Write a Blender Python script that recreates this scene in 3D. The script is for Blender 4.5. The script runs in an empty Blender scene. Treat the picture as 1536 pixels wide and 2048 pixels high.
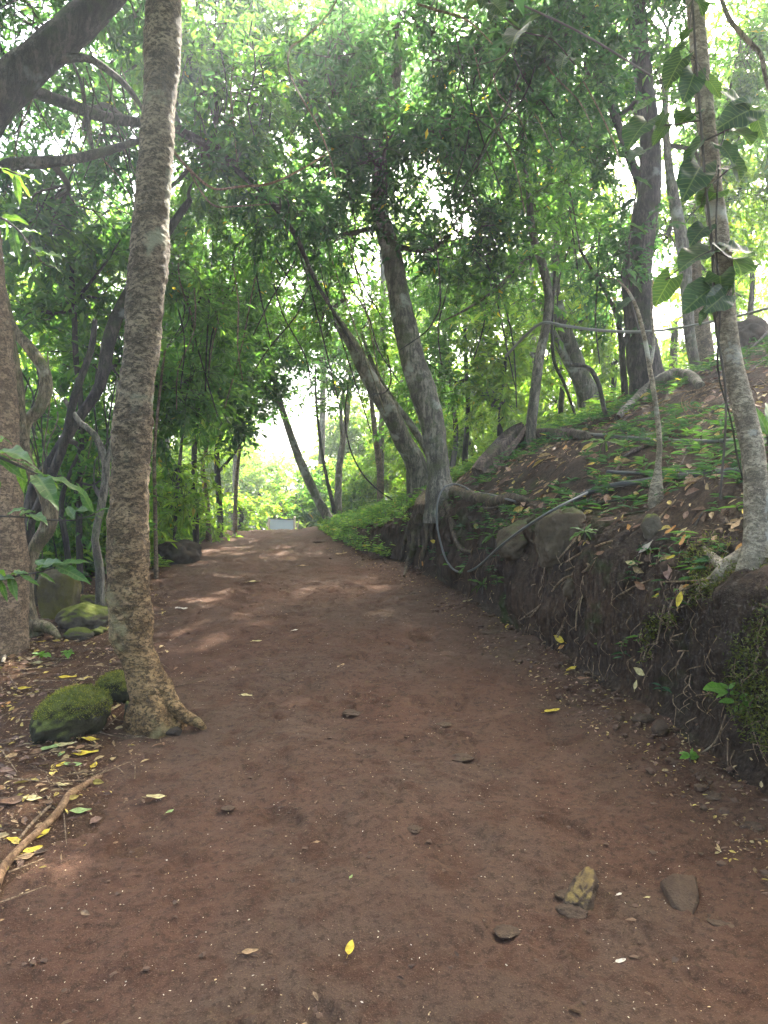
import bpy, math, random
import numpy as np
from mathutils import Vector, Matrix

# ------------------------------------------------------------------ camera, sky, sun, exposure
SC = bpy.context.scene
COL = SC.collection
F = 1480.0            # focal length in photo pixels (1536 x 2048)
CAMZ = 1.6
cam_d = bpy.data.cameras.new('camera')
cam_d.sensor_fit = 'VERTICAL'
cam_d.sensor_height = 36.0
cam_d.lens = 36.0 * F / 2048.0
cam_d.clip_start = 0.05
cam_d.clip_end = 3000
cam = bpy.data.objects.new('camera', cam_d)
cam.location = (0, 0, CAMZ)
cam.rotation_euler = (math.radians(90), 0, 0)
COL.objects.link(cam)
SC.camera = cam

SUN_EL, SUN_AZ = math.radians(50), math.radians(24)     # azimuth from +Y towards +X
world = bpy.data.worlds.new('World')
SC.world = world
world.use_nodes = True
nt = world.node_tree
nt.nodes.clear()
wo = nt.nodes.new('ShaderNodeOutputWorld')
bg = nt.nodes.new('ShaderNodeBackground')
sky = nt.nodes.new('ShaderNodeTexSky')
sky.sky_type = 'NISHITA'
sky.sun_disc = False
sky.sun_elevation = SUN_EL
sky.sun_rotation = SUN_AZ
sky.air_density = 1.0
sky.dust_density = 9.0
sky.ozone_density = 1.0
bg.inputs['Strength'].default_value = 0.15
nt.links.new(sky.outputs[0], bg.inputs[0])
nt.links.new(bg.outputs[0], wo.inputs[0])

sd = bpy.data.lights.new('sun', 'SUN')
sd.energy = 5.0
sd.angle = math.radians(0.6)
sd.color = (1.0, 0.95, 0.86)
sun = bpy.data.objects.new('sun', sd)
sdir = Vector((math.sin(SUN_AZ) * math.cos(SUN_EL), math.cos(SUN_AZ) * math.cos(SUN_EL), math.sin(SUN_EL)))
sun.rotation_euler = (-sdir).to_track_quat('-Z', 'Y').to_euler()
sun.location = (5, 10, 30)
COL.objects.link(sun)

vs = SC.view_settings
vs.view_transform = 'Standard'
vs.look = 'None'
vs.exposure = 3.25
vs.gamma = 1.0
vs.use_curve_mapping = False
SC.render.engine = 'CYCLES'
cy = SC.cycles
cy.use_denoising = True
cy.max_bounces = 8
cy.diffuse_bounces = 4
cy.glossy_bounces = 2
cy.transmission_bounces = 5
cy.transparent_max_bounces = 4
cy.caustics_reflective = False
cy.caustics_refractive = False
cy.use_adaptive_sampling = True
cy.adaptive_threshold = 0.02

R = np.random.default_rng(7)
random.seed(7)

# ------------------------------------------------------------------ noise and curves
def _hash(ix, iy, iz):
    h = (ix * 374761393 + iy * 668265263 + iz * 2147483647 + 1013904223) & 0xffffffff
    h = ((h ^ (h >> 13)) * 1274126177) & 0xffffffff
    h = ((h ^ (h >> 16)) * 2246822519) & 0xffffffff
    return ((h ^ (h >> 15)) & 0xffffff) / float(0xffffff) * 2 - 1

def vnoise(p):
    p = np.asarray(p, float)
    i = np.floor(p).astype(np.int64)
    f = p - i
    u = f * f * f * (f * (f * 6 - 15) + 10)
    x, y, z = i[..., 0], i[..., 1], i[..., 2]
    ux, uy, uz = u[..., 0], u[..., 1], u[..., 2]
    def L(a, b, t): return a + (b - a) * t
    return L(L(L(_hash(x, y, z), _hash(x + 1, y, z), ux), L(_hash(x, y + 1, z), _hash(x + 1, y + 1, z), ux), uy),
             L(L(_hash(x, y, z + 1), _hash(x + 1, y, z + 1), ux), L(_hash(x, y + 1, z + 1), _hash(x + 1, y + 1, z + 1), ux), uy), uz)

def fbm(p, o=4, s=2.0, g=0.5):
    p = np.asarray(p, float)
    a, t = 1.0, 0.0
    for k in range(o):
        t = t + a * vnoise(p * s ** k + 17.3 * k)
        a *= g
    return t

def sm(a, b, x):
    t = np.clip((x - a) / (b - a), 0, 1)
    return t * t * (3 - 2 * t)

class Curve:
    def __init__(s, pts, width=0.6, lo=-8, hi=140):
        s.x = np.linspace(lo, hi, 3000)
        y = np.interp(s.x, [p[0] for p in pts], [p[1] for p in pts])
        n = max(3, int(width / (s.x[1] - s.x[0])) | 1)
        k = np.hanning(n + 2)[1:-1]; k /= k.sum()
        s.y = np.convolve(np.pad(y, n // 2, mode='edge'), k, 'valid')
    def __call__(s, v): return np.interp(v, s.x, s.y)

def rnd_unit(n, r=R):
    v = r.normal(size=(n, 3))
    return v / np.linalg.norm(v, axis=1, keepdims=True)

def nrm(v): return v / np.maximum(np.linalg.norm(v, axis=-1, keepdims=True), 1e-9)

# ------------------------------------------------------------------ terrain shape
PZ = Curve([(-8, -.8), (0, 0), (4, .4), (7.5, .78), (10.5, 1.03), (13, 1.17), (15.5, 1.235), (17, 1.2), (20, .85), (26, -.2), (40, -2), (140, -5)], 1.6)
FOOT = Curve([(-8, 2.6), (0, 2.15), (2, 1.86), (3.18, 1.66), (3.99, 1.54), (4.7, 1.37), (5.46, 1.19), (6.5, .93), (7.66, .63), (8.97, .28), (10.8, -.45), (12.5, -.85), (14, -1.05), (16, -1.3), (20, -2.2), (30, -5), (140, -20)], 1.0)
LEFT = Curve([(-8, -1.9), (0, -1.45), (2.7, -1.30), (4.1, -1.15), (6, -1.7), (8.6, -2.55), (10.1, -2.9), (13, -3.1), (15, -3.2), (18, -3.9), (30, -9), (140, -40)], 1.4)
BH = Curve([(-8, 1.0), (3, 1.0), (8.6, 1.0), (9.4, .75), (10.5, .35), (12, .2), (14, .12), (20, .1), (140, .1)], .7)
SL = Curve([(-8, .42), (3, .42), (6, .47), (8, .51), (11, .50), (13, .42), (15, .30), (20, .16), (140, .1)], 1.5)
_pt = np.array([(-1, 0), (0, 0), (.04, .22), (.10, .55), (.2, .76), (.36, .92), (.6, 1.0), (2, 1.0)])
PROF = Curve([tuple(p) for p in _pt], .06, -1, 2)

def Hpath(x, y):
    x = np.asarray(x, float); y = np.asarray(y, float)
    t = x - FOOT(y)
    z = PZ(y) + .10 * np.exp(-(np.minimum(t, 0) / .35) ** 2) - .02
    l = LEFT(y)
    z = z - .05 * np.clip(l - x, 0, 50) * sm(0, 3, l - x)
    z = z + .022 * fbm(np.stack([x * .9, y * .7, 0 * x], -1), 3)
    return z

def Hbank(x, y):
    t = x - FOOT(y)
    h = BH(y) * PROF(np.clip(t, -1, 2))
    q = np.maximum(t - .35, 0)
    h = h + SL(y) * 11 * (1 - np.exp(-q / 11)) * sm(0, .5, q)
    return Hpath(np.minimum(x, FOOT(y)), y) + h + .05 * fbm(np.stack([x * 1.1, y * 1.1, 0 * x + 5], -1), 3) * sm(.2, .8, t)

def Hfloor(x, y):
    u = LEFT(y) - x + .14 * fbm(np.stack([x * 2.2, y * 2.2, 0 * x + 9], -1), 3)
    return Hpath(x, y) - .03 + .06 * sm(-.05, .35, u) + .035 * fbm(np.stack([x * 2.5, y * 2.5, 0 * x + 3], -1), 3) * sm(0, .6, u) - .05 * np.clip(u - 2.5, 0, 40)

def H(x, y):
    x = np.asarray(x, float); y = np.asarray(y, float)
    return np.where(x > FOOT(y), Hbank(x, y), np.maximum(Hpath(x, y), np.where(x < LEFT(y) + .4, Hfloor(x, y), -99)))

def ray(px, py): return (px - 768.0) / F, -(py - 1024.0) / F
def at(px, py, Y):
    a, b = ray(px, py)
    return np.array([a * Y, Y, CAMZ + b * Y])
_YS = np.concatenate([np.linspace(1.2, 16, 3700), np.linspace(16.02, 90, 1500)])
def onground(px, py, fallback=None):
    a, b = ray(px, py)
    h = H(a * _YS, _YS)
    below = (CAMZ + b * _YS) < h
    if not below.any():
        gap = (CAMZ + b * _YS - h) / _YS
        gap[_YS > 14] += 9
        return at(px, py, fallback or _YS[int(np.argmin(gap))])
    k = int(np.argmax(below))
    Y = _YS[k]
    return np.array([a * Y, Y, CAMZ + b * Y])
def gnormal(x, y, e=.03):
    dx = (H(x + e, y) - H(x - e, y)) / (2 * e)
    dy = (H(x, y + e) - H(x, y - e)) / (2 * e)
    return nrm(np.stack([-dx, -dy, np.ones_like(dx)], -1))

# ------------------------------------------------------------------ materials
def mat(name):
    m = bpy.data.materials.new(name)
    m.use_nodes = True
    t = m.node_tree
    t.nodes.clear()
    out = t.nodes.new('ShaderNodeOutputMaterial')
    return m, t, out
def N(t, typ, **kw):
    n = t.nodes.new(typ)
    for k, v in kw.items():
        if k.startswith('i_'):
            n.inputs[k[2:].replace('_', ' ')].default_value = v
        else:
            setattr(n, k, v)
    return n
def noise(t, vec, scale, detail=4, rough=.55, dist=0.0):
    n = N(t, 'ShaderNodeTexNoise', i_Scale=scale, i_Detail=detail, i_Roughness=rough, i_Distortion=dist)
    t.links.new(vec, n.inputs['Vector'])
    return n.outputs['Fac']
def ramp(t, fac, stops, interp='LINEAR'):
    r = N(t, 'ShaderNodeValToRGB')
    r.color_ramp.interpolation = interp
    e = r.color_ramp.elements
    while len(e) < len(stops): e.new(.5)
    for k, (p, c) in enumerate(stops):
        e[k].position = p
        e[k].color = (*c, 1) if len(c) == 3 else c
    t.links.new(fac, r.inputs[0])
    return r.outputs[0]
def mixc(t, fac, a, b, mode='MIX'):
    m = N(t, 'ShaderNodeMix', data_type='RGBA', blend_type=mode)
    for sock, v in ((m.inputs[0], fac), (m.inputs[6], a), (m.inputs[7], b)):
        if hasattr(v, 'is_linked') or isinstance(v, bpy.types.NodeSocket): t.links.new(v, sock)
        elif isinstance(v, (int, float)): sock.default_value = v
        else: sock.default_value = (*v, 1)
    return m.outputs[2]
def math_(t, op, a, b=0.0, clamp=False):
    m = N(t, 'ShaderNodeMath', operation=op, use_clamp=clamp)
    for s, v in ((m.inputs[0], a), (m.inputs[1], b)):
        if isinstance(v, bpy.types.NodeSocket): t.links.new(v, s)
        else: s.default_value = v
    return m.outputs[0]
def coords(t, scale=(1, 1, 1), which='Object'):
    c = N(t, 'ShaderNodeTexCoord')
    mp = N(t, 'ShaderNodeMapping')
    mp.inputs['Scale'].default_value = scale
    t.links.new(c.outputs[which], mp.inputs[0])
    return mp.outputs[0]
def bsdf(t, out, col, rough=.9, bump=None, bstr=.5, bdist=.02, spec=.25):
    b = N(t, 'ShaderNodeBsdfPrincipled')
    b.inputs['Specular IOR Level'].default_value = spec
    if isinstance(col, bpy.types.NodeSocket): t.links.new(col, b.inputs['Base Color'])
    else: b.inputs['Base Color'].default_value = (*col, 1)
    if isinstance(rough, bpy.types.NodeSocket): t.links.new(rough, b.inputs['Roughness'])
    else: b.inputs['Roughness'].default_value = rough
    if bump is not None:
        n = N(t, 'ShaderNodeBump', i_Strength=bstr, i_Distance=bdist)
        t.links.new(bump, n.inputs['Height'])
        t.links.new(n.outputs[0], b.inputs['Normal'])
    t.links.new(b.outputs[0], out.inputs['Surface'])
    return b

def m_dirt():
    m, t, o = mat('packed_dirt')
    v = coords(t)
    n1 = noise(t, v, 1.1, 6, .6, .3); n2 = noise(t, v, 5.5, 6, .62, .4); n3 = noise(t, v, 34, 6, .7); n4 = noise(t, v, 190, 4, .7)
    red, grey, dark, tan = (.092, .047, .029), (.085, .054, .036), (.036, .021, .013), (.155, .100, .060)
    c = mixc(t, ramp(t, n1, [(.38, (0, 0, 0)), (.62, (1, 1, 1))]), grey, red)
    c = mixc(t, math_(t, 'MULTIPLY', ramp(t, n2, [(.50, (0, 0, 0)), (.62, (1, 1, 1))]), .85), c, (.066, .032, .019))
    c = mixc(t, math_(t, 'MULTIPLY', ramp(t, n3, [(.50, (0, 0, 0)), (.62, (1, 1, 1))]), .7), c, dark)
    n5 = noise(t, v, 13, 5, .7, .8)
    c = mixc(t, math_(t, 'MULTIPLY', ramp(t, n5, [(.58, (0, 0, 0)), (.66, (1, 1, 1))]), .65), c, (.050, .024, .015))
    c = mixc(t, math_(t, 'MULTIPLY', ramp(t, n4, [(.55, (0, 0, 0)), (.66, (1, 1, 1))]), .8), c, tan)
    h = math_(t, 'ADD', math_(t, 'MULTIPLY', n3, .6), math_(t, 'MULTIPLY', n4, .3))
    h = math_(t, 'ADD', h, math_(t, 'MULTIPLY', n2, .7))
    bsdf(t, o, c, .95, h, .9, .03, .12)
    return m
def m_soil(name, base, alt, moss=None, mossrange=(.55, .7), scale=1.0, tan=(.13, .09, .06), stretch=(1, 1, 1)):
    m, t, o = mat(name)
    v = coords(t); vs_ = coords(t, stretch)
    n1 = noise(t, v, 2.2 * scale, 5, .6); n2 = noise(t, vs_, 9 * scale, 6, .65); n3 = noise(t, v, 60 * scale, 4, .7)
    c = mixc(t, ramp(t, n1, [(.4, (0, 0, 0)), (.65, (1, 1, 1))]), base, alt)
    c = mixc(t, math_(t, 'MULTIPLY', ramp(t, n2, [(.5, (0, 0, 0)), (.75, (1, 1, 1))]), .5), c, tuple(k * .55 for k in base))
    c = mixc(t, math_(t, 'MULTIPLY', ramp(t, n3, [(.53, (0, 0, 0)), (.66, (1, 1, 1))]), .6), c, tan)
    if stretch != (1, 1, 1):
        n7 = noise(t, coords(t, (1.3, 1.3, .10)), 34, 5, .7, .6)
        c = mixc(t, math_(t, 'MULTIPLY', ramp(t, n7, [(.45, (0, 0, 0)), (.62, (1, 1, 1))]), .75), c, tuple(k * .35 for k in base))
        c = mixc(t, math_(t, 'MULTIPLY', ramp(t, n7, [(.30, (1, 1, 1)), (.42, (0, 0, 0))]), .5), c, tan)
    if moss:
        n5 = noise(t, v, 1.7, 5, .65, .2)
        f = ramp(t, n5, [(mossrange[0], (0, 0, 0)), (mossrange[1], (1, 1, 1))])
        n6 = noise(t, v, 45, 4, .6)
        c = mixc(t, f, c, mixc(t, n6, tuple(k * .45 for k in moss), moss))
    h = math_(t, 'ADD', math_(t, 'MULTIPLY', n2, .8), math_(t, 'MULTIPLY', n3, .4))
    bsdf(t, o, c, .95, h, 1.0, .05, .12)
    return m
def m_bark(name, a, b, lichen=(.34, .36, .30), lich=(.62, .68), rings=False, moss=None, dark=.45, scale=1.0, bdist=.02, low=None):
    m, t, o = mat(name)
    st = (1, 1, 1.7) if rings else (1, 1, .28)
    v = coords(t, st); v0 = coords(t)
    n1 = noise(t, v, 9 * scale, 6, .68, .5); n2 = noise(t, v, 38 * scale, 5, .7, .3); n3 = noise(t, v0, 3.0 * scale, 5, .6, .3)
    n4 = noise(t, v0, 140 * scale, 3, .7)
    c = mixc(t, ramp(t, n1, [(.41, (0, 0, 0)), (.58, (1, 1, 1))]), tuple(k * .75 for k in a), tuple(k * 1.12 for k in b))
    c = mixc(t, math_(t, 'MULTIPLY', ramp(t, n2, [(.47, (0, 0, 0)), (.56, (1, 1, 1))]), .85), c, tuple(k * dark for k in a))
    n6 = noise(t, v0, 4.5 * scale, 6, .7, .8)
    c = mixc(t, math_(t, 'MULTIPLY', ramp(t, n6, [(.53, (0, 0, 0)), (.63, (1, 1, 1))]), .6), c, tuple(k * .45 for k in a))
    c = mixc(t, math_(t, 'MULTIPLY', ramp(t, n3, [(lich[0], (0, 0, 0)), (lich[1], (1, 1, 1))]), .8), c, mixc(t, n2, tuple(k * .7 for k in lichen), lichen))
    if low:      # weathered brown-yellow bark near the foot of the trunk
        sx = N(t, 'ShaderNodeSeparateXYZ'); t.links.new(v0, sx.inputs[0])
        zz = math_(t, 'ADD', sx.outputs[2], math_(t, 'MULTIPLY', n3, .8))
        c = mixc(t, math_(t, 'MULTIPLY', ramp(t, math_(t, 'DIVIDE', zz, 4.0), [(.08, (1, 1, 1)), (.6, (0, 0, 0))]), .9), c, mixc(t, 1.0, c, low, 'MULTIPLY'))
    if moss:
        n5 = noise(t, v0, 5, 5, .65, .2)
        c = mixc(t, math_(t, 'MULTIPLY', ramp(t, n5, [(.5, (0, 0, 0)), (.66, (1, 1, 1))]), .8), c, moss)
    c = mixc(t, math_(t, 'MULTIPLY', ramp(t, n4, [(.55, (0, 0, 0)), (.7, (1, 1, 1))]), .5), c, tuple(min(1, k * 1.6) for k in b))
    h = math_(t, 'ADD', math_(t, 'MULTIPLY', n1, .7), math_(t, 'ADD', math_(t, 'MULTIPLY', n2, .6), math_(t, 'MULTIPLY', n4, .2)))
    bsdf(t, o, c, .9, h, .9, bdist, .2)
    return m
def m_leaf(name, trans=.56, rough=.42, tmul=(2.0, 2.15, .8), rand=False, col=None):
    m, t, o = mat(name)
    if col is None:
        a = N(t, 'ShaderNodeAttribute', attribute_name='Col')
        c = a.outputs['Color']
    else:
        oi = N(t, 'ShaderNodeObjectInfo')
        v = coords(t)
        c = ramp(t, oi.outputs['Random'], [(0, col[0]), (.5, col[1]), (1, col[2])])
        n = noise(t, v, 9, 5, .65)
        c = mixc(t, math_(t, 'MULTIPLY', ramp(t, n, [(.45, (0, 0, 0)), (.65, (1, 1, 1))]), .6), c, mixc(t, .6, c, (.02, .03, .01)))
        sp = N(t, 'ShaderNodeSeparateXYZ'); t.links.new(v, sp.inputs[0])
        ay = math_(t, 'ABSOLUTE', sp.outputs[1])
        ph = math_(t, 'FRACT', math_(t, 'MULTIPLY', math_(t, 'SUBTRACT', sp.outputs[0], math_(t, 'MULTIPLY', ay, .9)), 8.0))
        vein = math_(t, 'MAXIMUM', ramp(t, math_(t, 'ABSOLUTE', math_(t, 'SUBTRACT', ph, .5)), [(.02, (1, 1, 1)), (.10, (0, 0, 0))]), ramp(t, ay, [(.008, (1, 1, 1)), (.02, (0, 0, 0))]))
        c = mixc(t, math_(t, 'MULTIPLY', vein, .45), c, (.16, .22, .08))
    p = N(t, 'ShaderNodeBsdfPrincipled', i_Roughness=rough + .1)
    p.inputs['Specular IOR Level'].default_value = .25
    t.links.new(c, p.inputs['Base Color'])
    tr = N(t, 'ShaderNodeBsdfTranslucent')
    tc = mixc(t, 1.0, c, tmul, 'MULTIPLY')
    t.links.new(tc, tr.inputs['Color'])
    mx = N(t, 'ShaderNodeMixShader', i_Fac=trans)
    t.links.new(p.outputs[0], mx.inputs[1]); t.links.new(tr.outputs[0], mx.inputs[2])
    t.links.new(mx.outputs[0], o.inputs['Surface'])
    return m
def m_rock(name, base, alt, moss, amount=.5, mscale=3.0, mossn=True):
    m, t, o = mat(name)
    v = coords(t)
    n1 = noise(t, v, 5, 6, .65, .3); n2 = noise(t, v, 28, 6, .7); n3 = noise(t, v, 120, 3, .7)
    c = mixc(t, ramp(t, n1, [(.38, (0, 0, 0)), (.62, (1, 1, 1))]), base, alt)
    c = mixc(t, math_(t, 'MULTIPLY', ramp(t, n2, [(.52, (0, 0, 0)), (.7, (1, 1, 1))]), .6), c, tuple(k * .5 for k in base))
    g = N(t, 'ShaderNodeNewGeometry')
    s = N(t, 'ShaderNodeSeparateXYZ'); t.links.new(g.outputs['Normal'], s.inputs[0])
    nm = noise(t, v, mscale, 5, .65, .2)
    f = math_(t, 'ADD', math_(t, 'MULTIPLY', s.outputs[2], .55 if mossn else 0.0), nm)
    f = ramp(t, math_(t, 'SUBTRACT', f, 1 - amount), [(.0, (0, 0, 0)), (.22, (1, 1, 1))])
    mc = mixc(t, n3, tuple(k * .35 for k in moss), tuple(k * 1.35 for k in moss))
    c = mixc(t, f, c, mc)
    h = math_(t, 'ADD', math_(t, 'MULTIPLY', n2, .6), math_(t, 'MULTIPLY', n3, .5))
    bsdf(t, o, c, .95, h, .8, .02, .15)
    return m
def m_plain(name, col, rough=.6, var=.3, scale=20, spec=.3):
    m, t, o = mat(name)
    v = coords(t)
    n = noise(t, v, scale, 5, .65)
    c = mixc(t, n, tuple(k * (1 - var) for k in col), tuple(min(1, k * (1 + var)) for k in col))
    bsdf(t, o, c, rough, n, .3, .005, spec)
    return m
def m_vcol(name, rough=.8, trans=0.0):
    m, t, o = mat(name)
    a = N(t, 'ShaderNodeAttribute', attribute_name='Col')
    v = coords(t)
    n = noise(t, v, 55, 4, .65)
    c = mixc(t, 1.0, a.outputs['Color'], ramp(t, n, [(.35, (.55, .5, .45)), (.65, (1.15, 1.15, 1.15))]), 'MULTIPLY')
    b = bsdf(t, o, c, rough, n, .4, .004, .25)
    if trans:
        tr = N(t, 'ShaderNodeBsdfTranslucent'); t.links.new(c, tr.inputs[0])
        mx = N(t, 'ShaderNodeMixShader', i_Fac=trans)
        t.links.new(b.outputs[0], mx.inputs[1]); t.links.new(tr.outputs[0], mx.inputs[2])
        t.links.new(mx.outputs[0], o.inputs['Surface'])
    return m

M = {}
M['dirt'] = m_dirt()
M['bank'] = m_soil('bank_soil', (.046, .032, .022), (.072, .043, .026), (.055, .070, .020), (.57, .68), 1.0, (.10, .075, .052), (1.6, 1.6, .35))
M['floor'] = m_soil('forest_soil', (.060, .033, .019), (.095, .050, .027), None, scale=1.6, tan=(.17, .11, .06))
M['far'] = m_soil('green_ground', (.05, .075, .02), (.07, .10, .03), None, scale=.3)
M['bark_main'] = m_bark('mottled_bark', (.100, .078, .052), (.215, .172, .115), (.26, .27, .185), (.57, .66), True, None, .30, 1.0, .035, (1.45, 1.08, .62))
M['bark_warm'] = m_bark('warm_bark', (.15, .105, .065), (.25, .18, .115), (.25, .24, .17), (.62, .7), True, None, .4)
M['bark_grey'] = m_bark('grey_bark', (.108, .094, .072), (.215, .190, .146), (.36, .38, .32), (.56, .64), False, (.07, .085, .03), .45)
M['bark_dark'] = m_bark('dark_bark', (.040, .034, .030), (.085, .072, .060), (.20, .22, .20), (.62, .7), False, (.04, .05, .02), .5)
M['bark_pale'] = m_bark('pale_bark', (.21, .17, .12), (.33, .28, .20), (.46, .46, .40), (.55, .62), True, None, .5)
M['liana'] = m_bark('liana_bark', (.13, .105, .065), (.26, .21, .13), (.42, .40, .30), (.58, .66), False, (.10, .11, .035), .5, 1.4)
M['root'] = m_bark('root_bark', (.16, .105, .06), (.27, .19, .115), (.30, .26, .18), (.65, .75), False, None, .5, 1.6)
M['rootdark'] = m_bark('dark_root_bark', (.065, .047, .031), (.125, .092, .060), (.22, .19, .14), (.62, .7), False, (.06, .065, .025), .4, 1.5)
M['rootred'] = m_bark('reddish_root_bark', (.20, .115, .06), (.29, .18, .095), (.36, .27, .18), (.68, .78), False, None, .6, 2)
M['wood'] = m_bark('dead_wood', (.045, .034, .027), (.13, .10, .078), (.16, .15, .12), (.62, .7), False, (.045, .06, .018), .5, 1.3)
M['leaf'] = m_leaf('leaf')
M['herb'] = m_leaf('herb_leaf', .4, .5)
M['twig'] = m_plain('twig_bark', (.06, .05, .04), .85, .4)
M['litter'] = m_vcol('fallen_leaf', .65, .12)
M['moss_rock'] = m_rock('mossy_rock', (.075, .062, .045), (.12, .10, .07), (.105, .120, .022), .30)
M['thick_moss'] = m_rock('thick_moss_rock', (.035, .032, .018), (.05, .045, .025), (.110, .120, .030), .45, 2.0)
M['bank_rock'] = m_rock('bank_rock', (.070, .052, .033), (.115, .088, .056), (.07, .08, .028), .22)
M['path_rock'] = m_rock('path_rock', (.062, .040, .026), (.100, .066, .042), (.12, .09, .04), -.12)
M['ochre_rock'] = m_rock('ochre_rock', (.055, .038, .025), (.095, .066, .042), (.21, .150, .050), .10, 5.0)
M['moss_face'] = m_rock('moss_faced_rock', (.085, .070, .042), (.13, .11, .065), (.14, .125, .028), .60, 3.5, False)
M['dark_rock'] = m_rock('dark_rock', (.045, .035, .026), (.080, .062, .046), (.05, .06, .02), .0)
M['hose'] = m_plain('grey_hose', (.10, .10, .092), .45, .15)
M['pipe'] = m_plain('dark_pipe', (.055, .058, .058), .5, .25)
M['cable'] = m_plain('pale_hose', (.17, .17, .15), .5, .2)
M['board'] = m_plain('pale_board', (.50, .60, .58), .35, .12, 3)
M['post'] = m_plain('pale_post', (.46, .40, .30), .8, .25)
M['lance'] = m_leaf('lance_leaf', .38, .38, col=((.045, .105, .022), (.065, .14, .03), (.09, .17, .035)))
M['heart'] = m_leaf('heart_leaf', .42, .4, col=((.014, .038, .020), (.022, .055, .026), (.040, .085, .030)))
M['fresh'] = m_leaf('fresh_leaf', .4, .4, col=((.10, .23, .03), (.12, .26, .035), (.14, .28, .04)))
M['petal'] = m_plain('petal_bit', (.62, .55, .42), .8, .3, 200)
M['crumb'] = m_plain('dirt_crumb', (.085, .050, .031), .95, .4, 80)

# ------------------------------------------------------------------ mesh builder and object helpers
class MB:
    def __init__(s): s.V = []; s.F = []; s.M = []; s.C = []; s.n = 0; s.hascol = False
    def add(s, V, Fq, mi=0, col=None):
        V = np.asarray(V, float).reshape(-1, 3); Fq = np.asarray(Fq, np.int64)
        s.V.append(V); s.F.append(Fq + s.n); s.M.append(np.full(len(Fq), mi, np.int32))
        if col is None: C = np.ones((len(V), 3)) * .1
        else:
            C = np.asarray(col, float); s.hascol = True
            if C.ndim == 1: C = np.tile(C, (len(V), 1))
        s.C.append(C); s.n += len(V)
    def mesh(s, name, mats, smooth=False, origin=(0, 0, 0)):
        V = np.concatenate(s.V) - np.asarray(origin)
        me = bpy.data.meshes.new(name)
        me.vertices.add(len(V)); me.vertices.foreach_set('co', V.astype(np.float32).ravel())
        loops = np.concatenate([f.ravel() for f in s.F])
        sizes = np.concatenate([np.full(len(f), f.shape[1]) for f in s.F])
        starts = np.concatenate([[0], np.cumsum(sizes)[:-1]])
        me.loops.add(len(loops)); me.loops.foreach_set('vertex_index', loops.astype(np.int32))
        me.polygons.add(len(sizes)); me.polygons.foreach_set('loop_start', starts.astype(np.int32))
        me.polygons.foreach_set('material_index', np.concatenate(s.M))
        me.polygons.foreach_set('use_smooth', np.full(len(sizes), smooth))
        me.update(calc_edges=True)
        if s.hascol:
            C = np.concatenate(s.C)
            at_ = me.attributes.new('Col', 'FLOAT_COLOR', 'POINT')
            at_.data.foreach_set('color', np.concatenate([C, np.ones((len(C), 1))], 1).astype(np.float32).ravel())
        for m_ in (mats if isinstance(mats, (list, tuple)) else [mats]): me.materials.append(m_)
        return me
    def build(s, name, mats, parent=None, smooth=False, origin=None):
        org = WLOC[parent.name] if parent is not None else (origin if origin is not None else (0, 0, 0))
        me = s.mesh(name, mats, smooth, org)
        o = bpy.data.objects.new(name, me)
        COL.objects.link(o)
        if parent is not None: o.parent = parent
        else: o.location = org
        WLOC[o.name] = tuple(org)
        return o
WLOC = {}
def tag(o, label=None, cat=None, group=None, kind=None):
    if label: o['label'] = label
    if cat: o['category'] = cat
    if group: o['group'] = group
    if kind: o['kind'] = kind
    return o
def thing(name, loc, label, cat, group=None):
    o = bpy.data.objects.new(name, None)
    o.empty_display_size = .1
    o.location = tuple(loc)
    COL.objects.link(o)
    WLOC[o.name] = tuple(loc)
    return tag(o, label, cat, group)

def resample(P, Rr, step=None, k=None):
    P = np.asarray(P, float); Rr = np.asarray(Rr, float)
    n = len(P)
    if n == 2:
        m = k or 4
        t = np.linspace(0, 1, m + 1)[:, None]
        return P[0] * (1 - t) + P[1] * t, Rr[0] * (1 - t[:, 0]) + Rr[1] * t[:, 0]
    Pp = np.vstack([2 * P[0] - P[1], P, 2 * P[-1] - P[-2]])
    out, ro = [], []
    for i in range(n - 1):
        p0, p1, p2, p3 = Pp[i:i + 4]
        m = k or max(2, int(np.linalg.norm(p2 - p1) / step))
        t = np.linspace(0, 1, m, endpoint=False)[:, None]
        out.append(.5 * ((2 * p1) + (-p0 + p2) * t + (2 * p0 - 5 * p1 + 4 * p2 - p3) * t ** 2 + (-p0 + 3 * p1 - 3 * p2 + p3) * t ** 3))
        ro.append(Rr[i] * (1 - t[:, 0]) + Rr[i + 1] * t[:, 0])
    out.append(P[-1:]); ro.append(Rr[-1:])
    return np.vstack(out), np.concatenate(ro)

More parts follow.
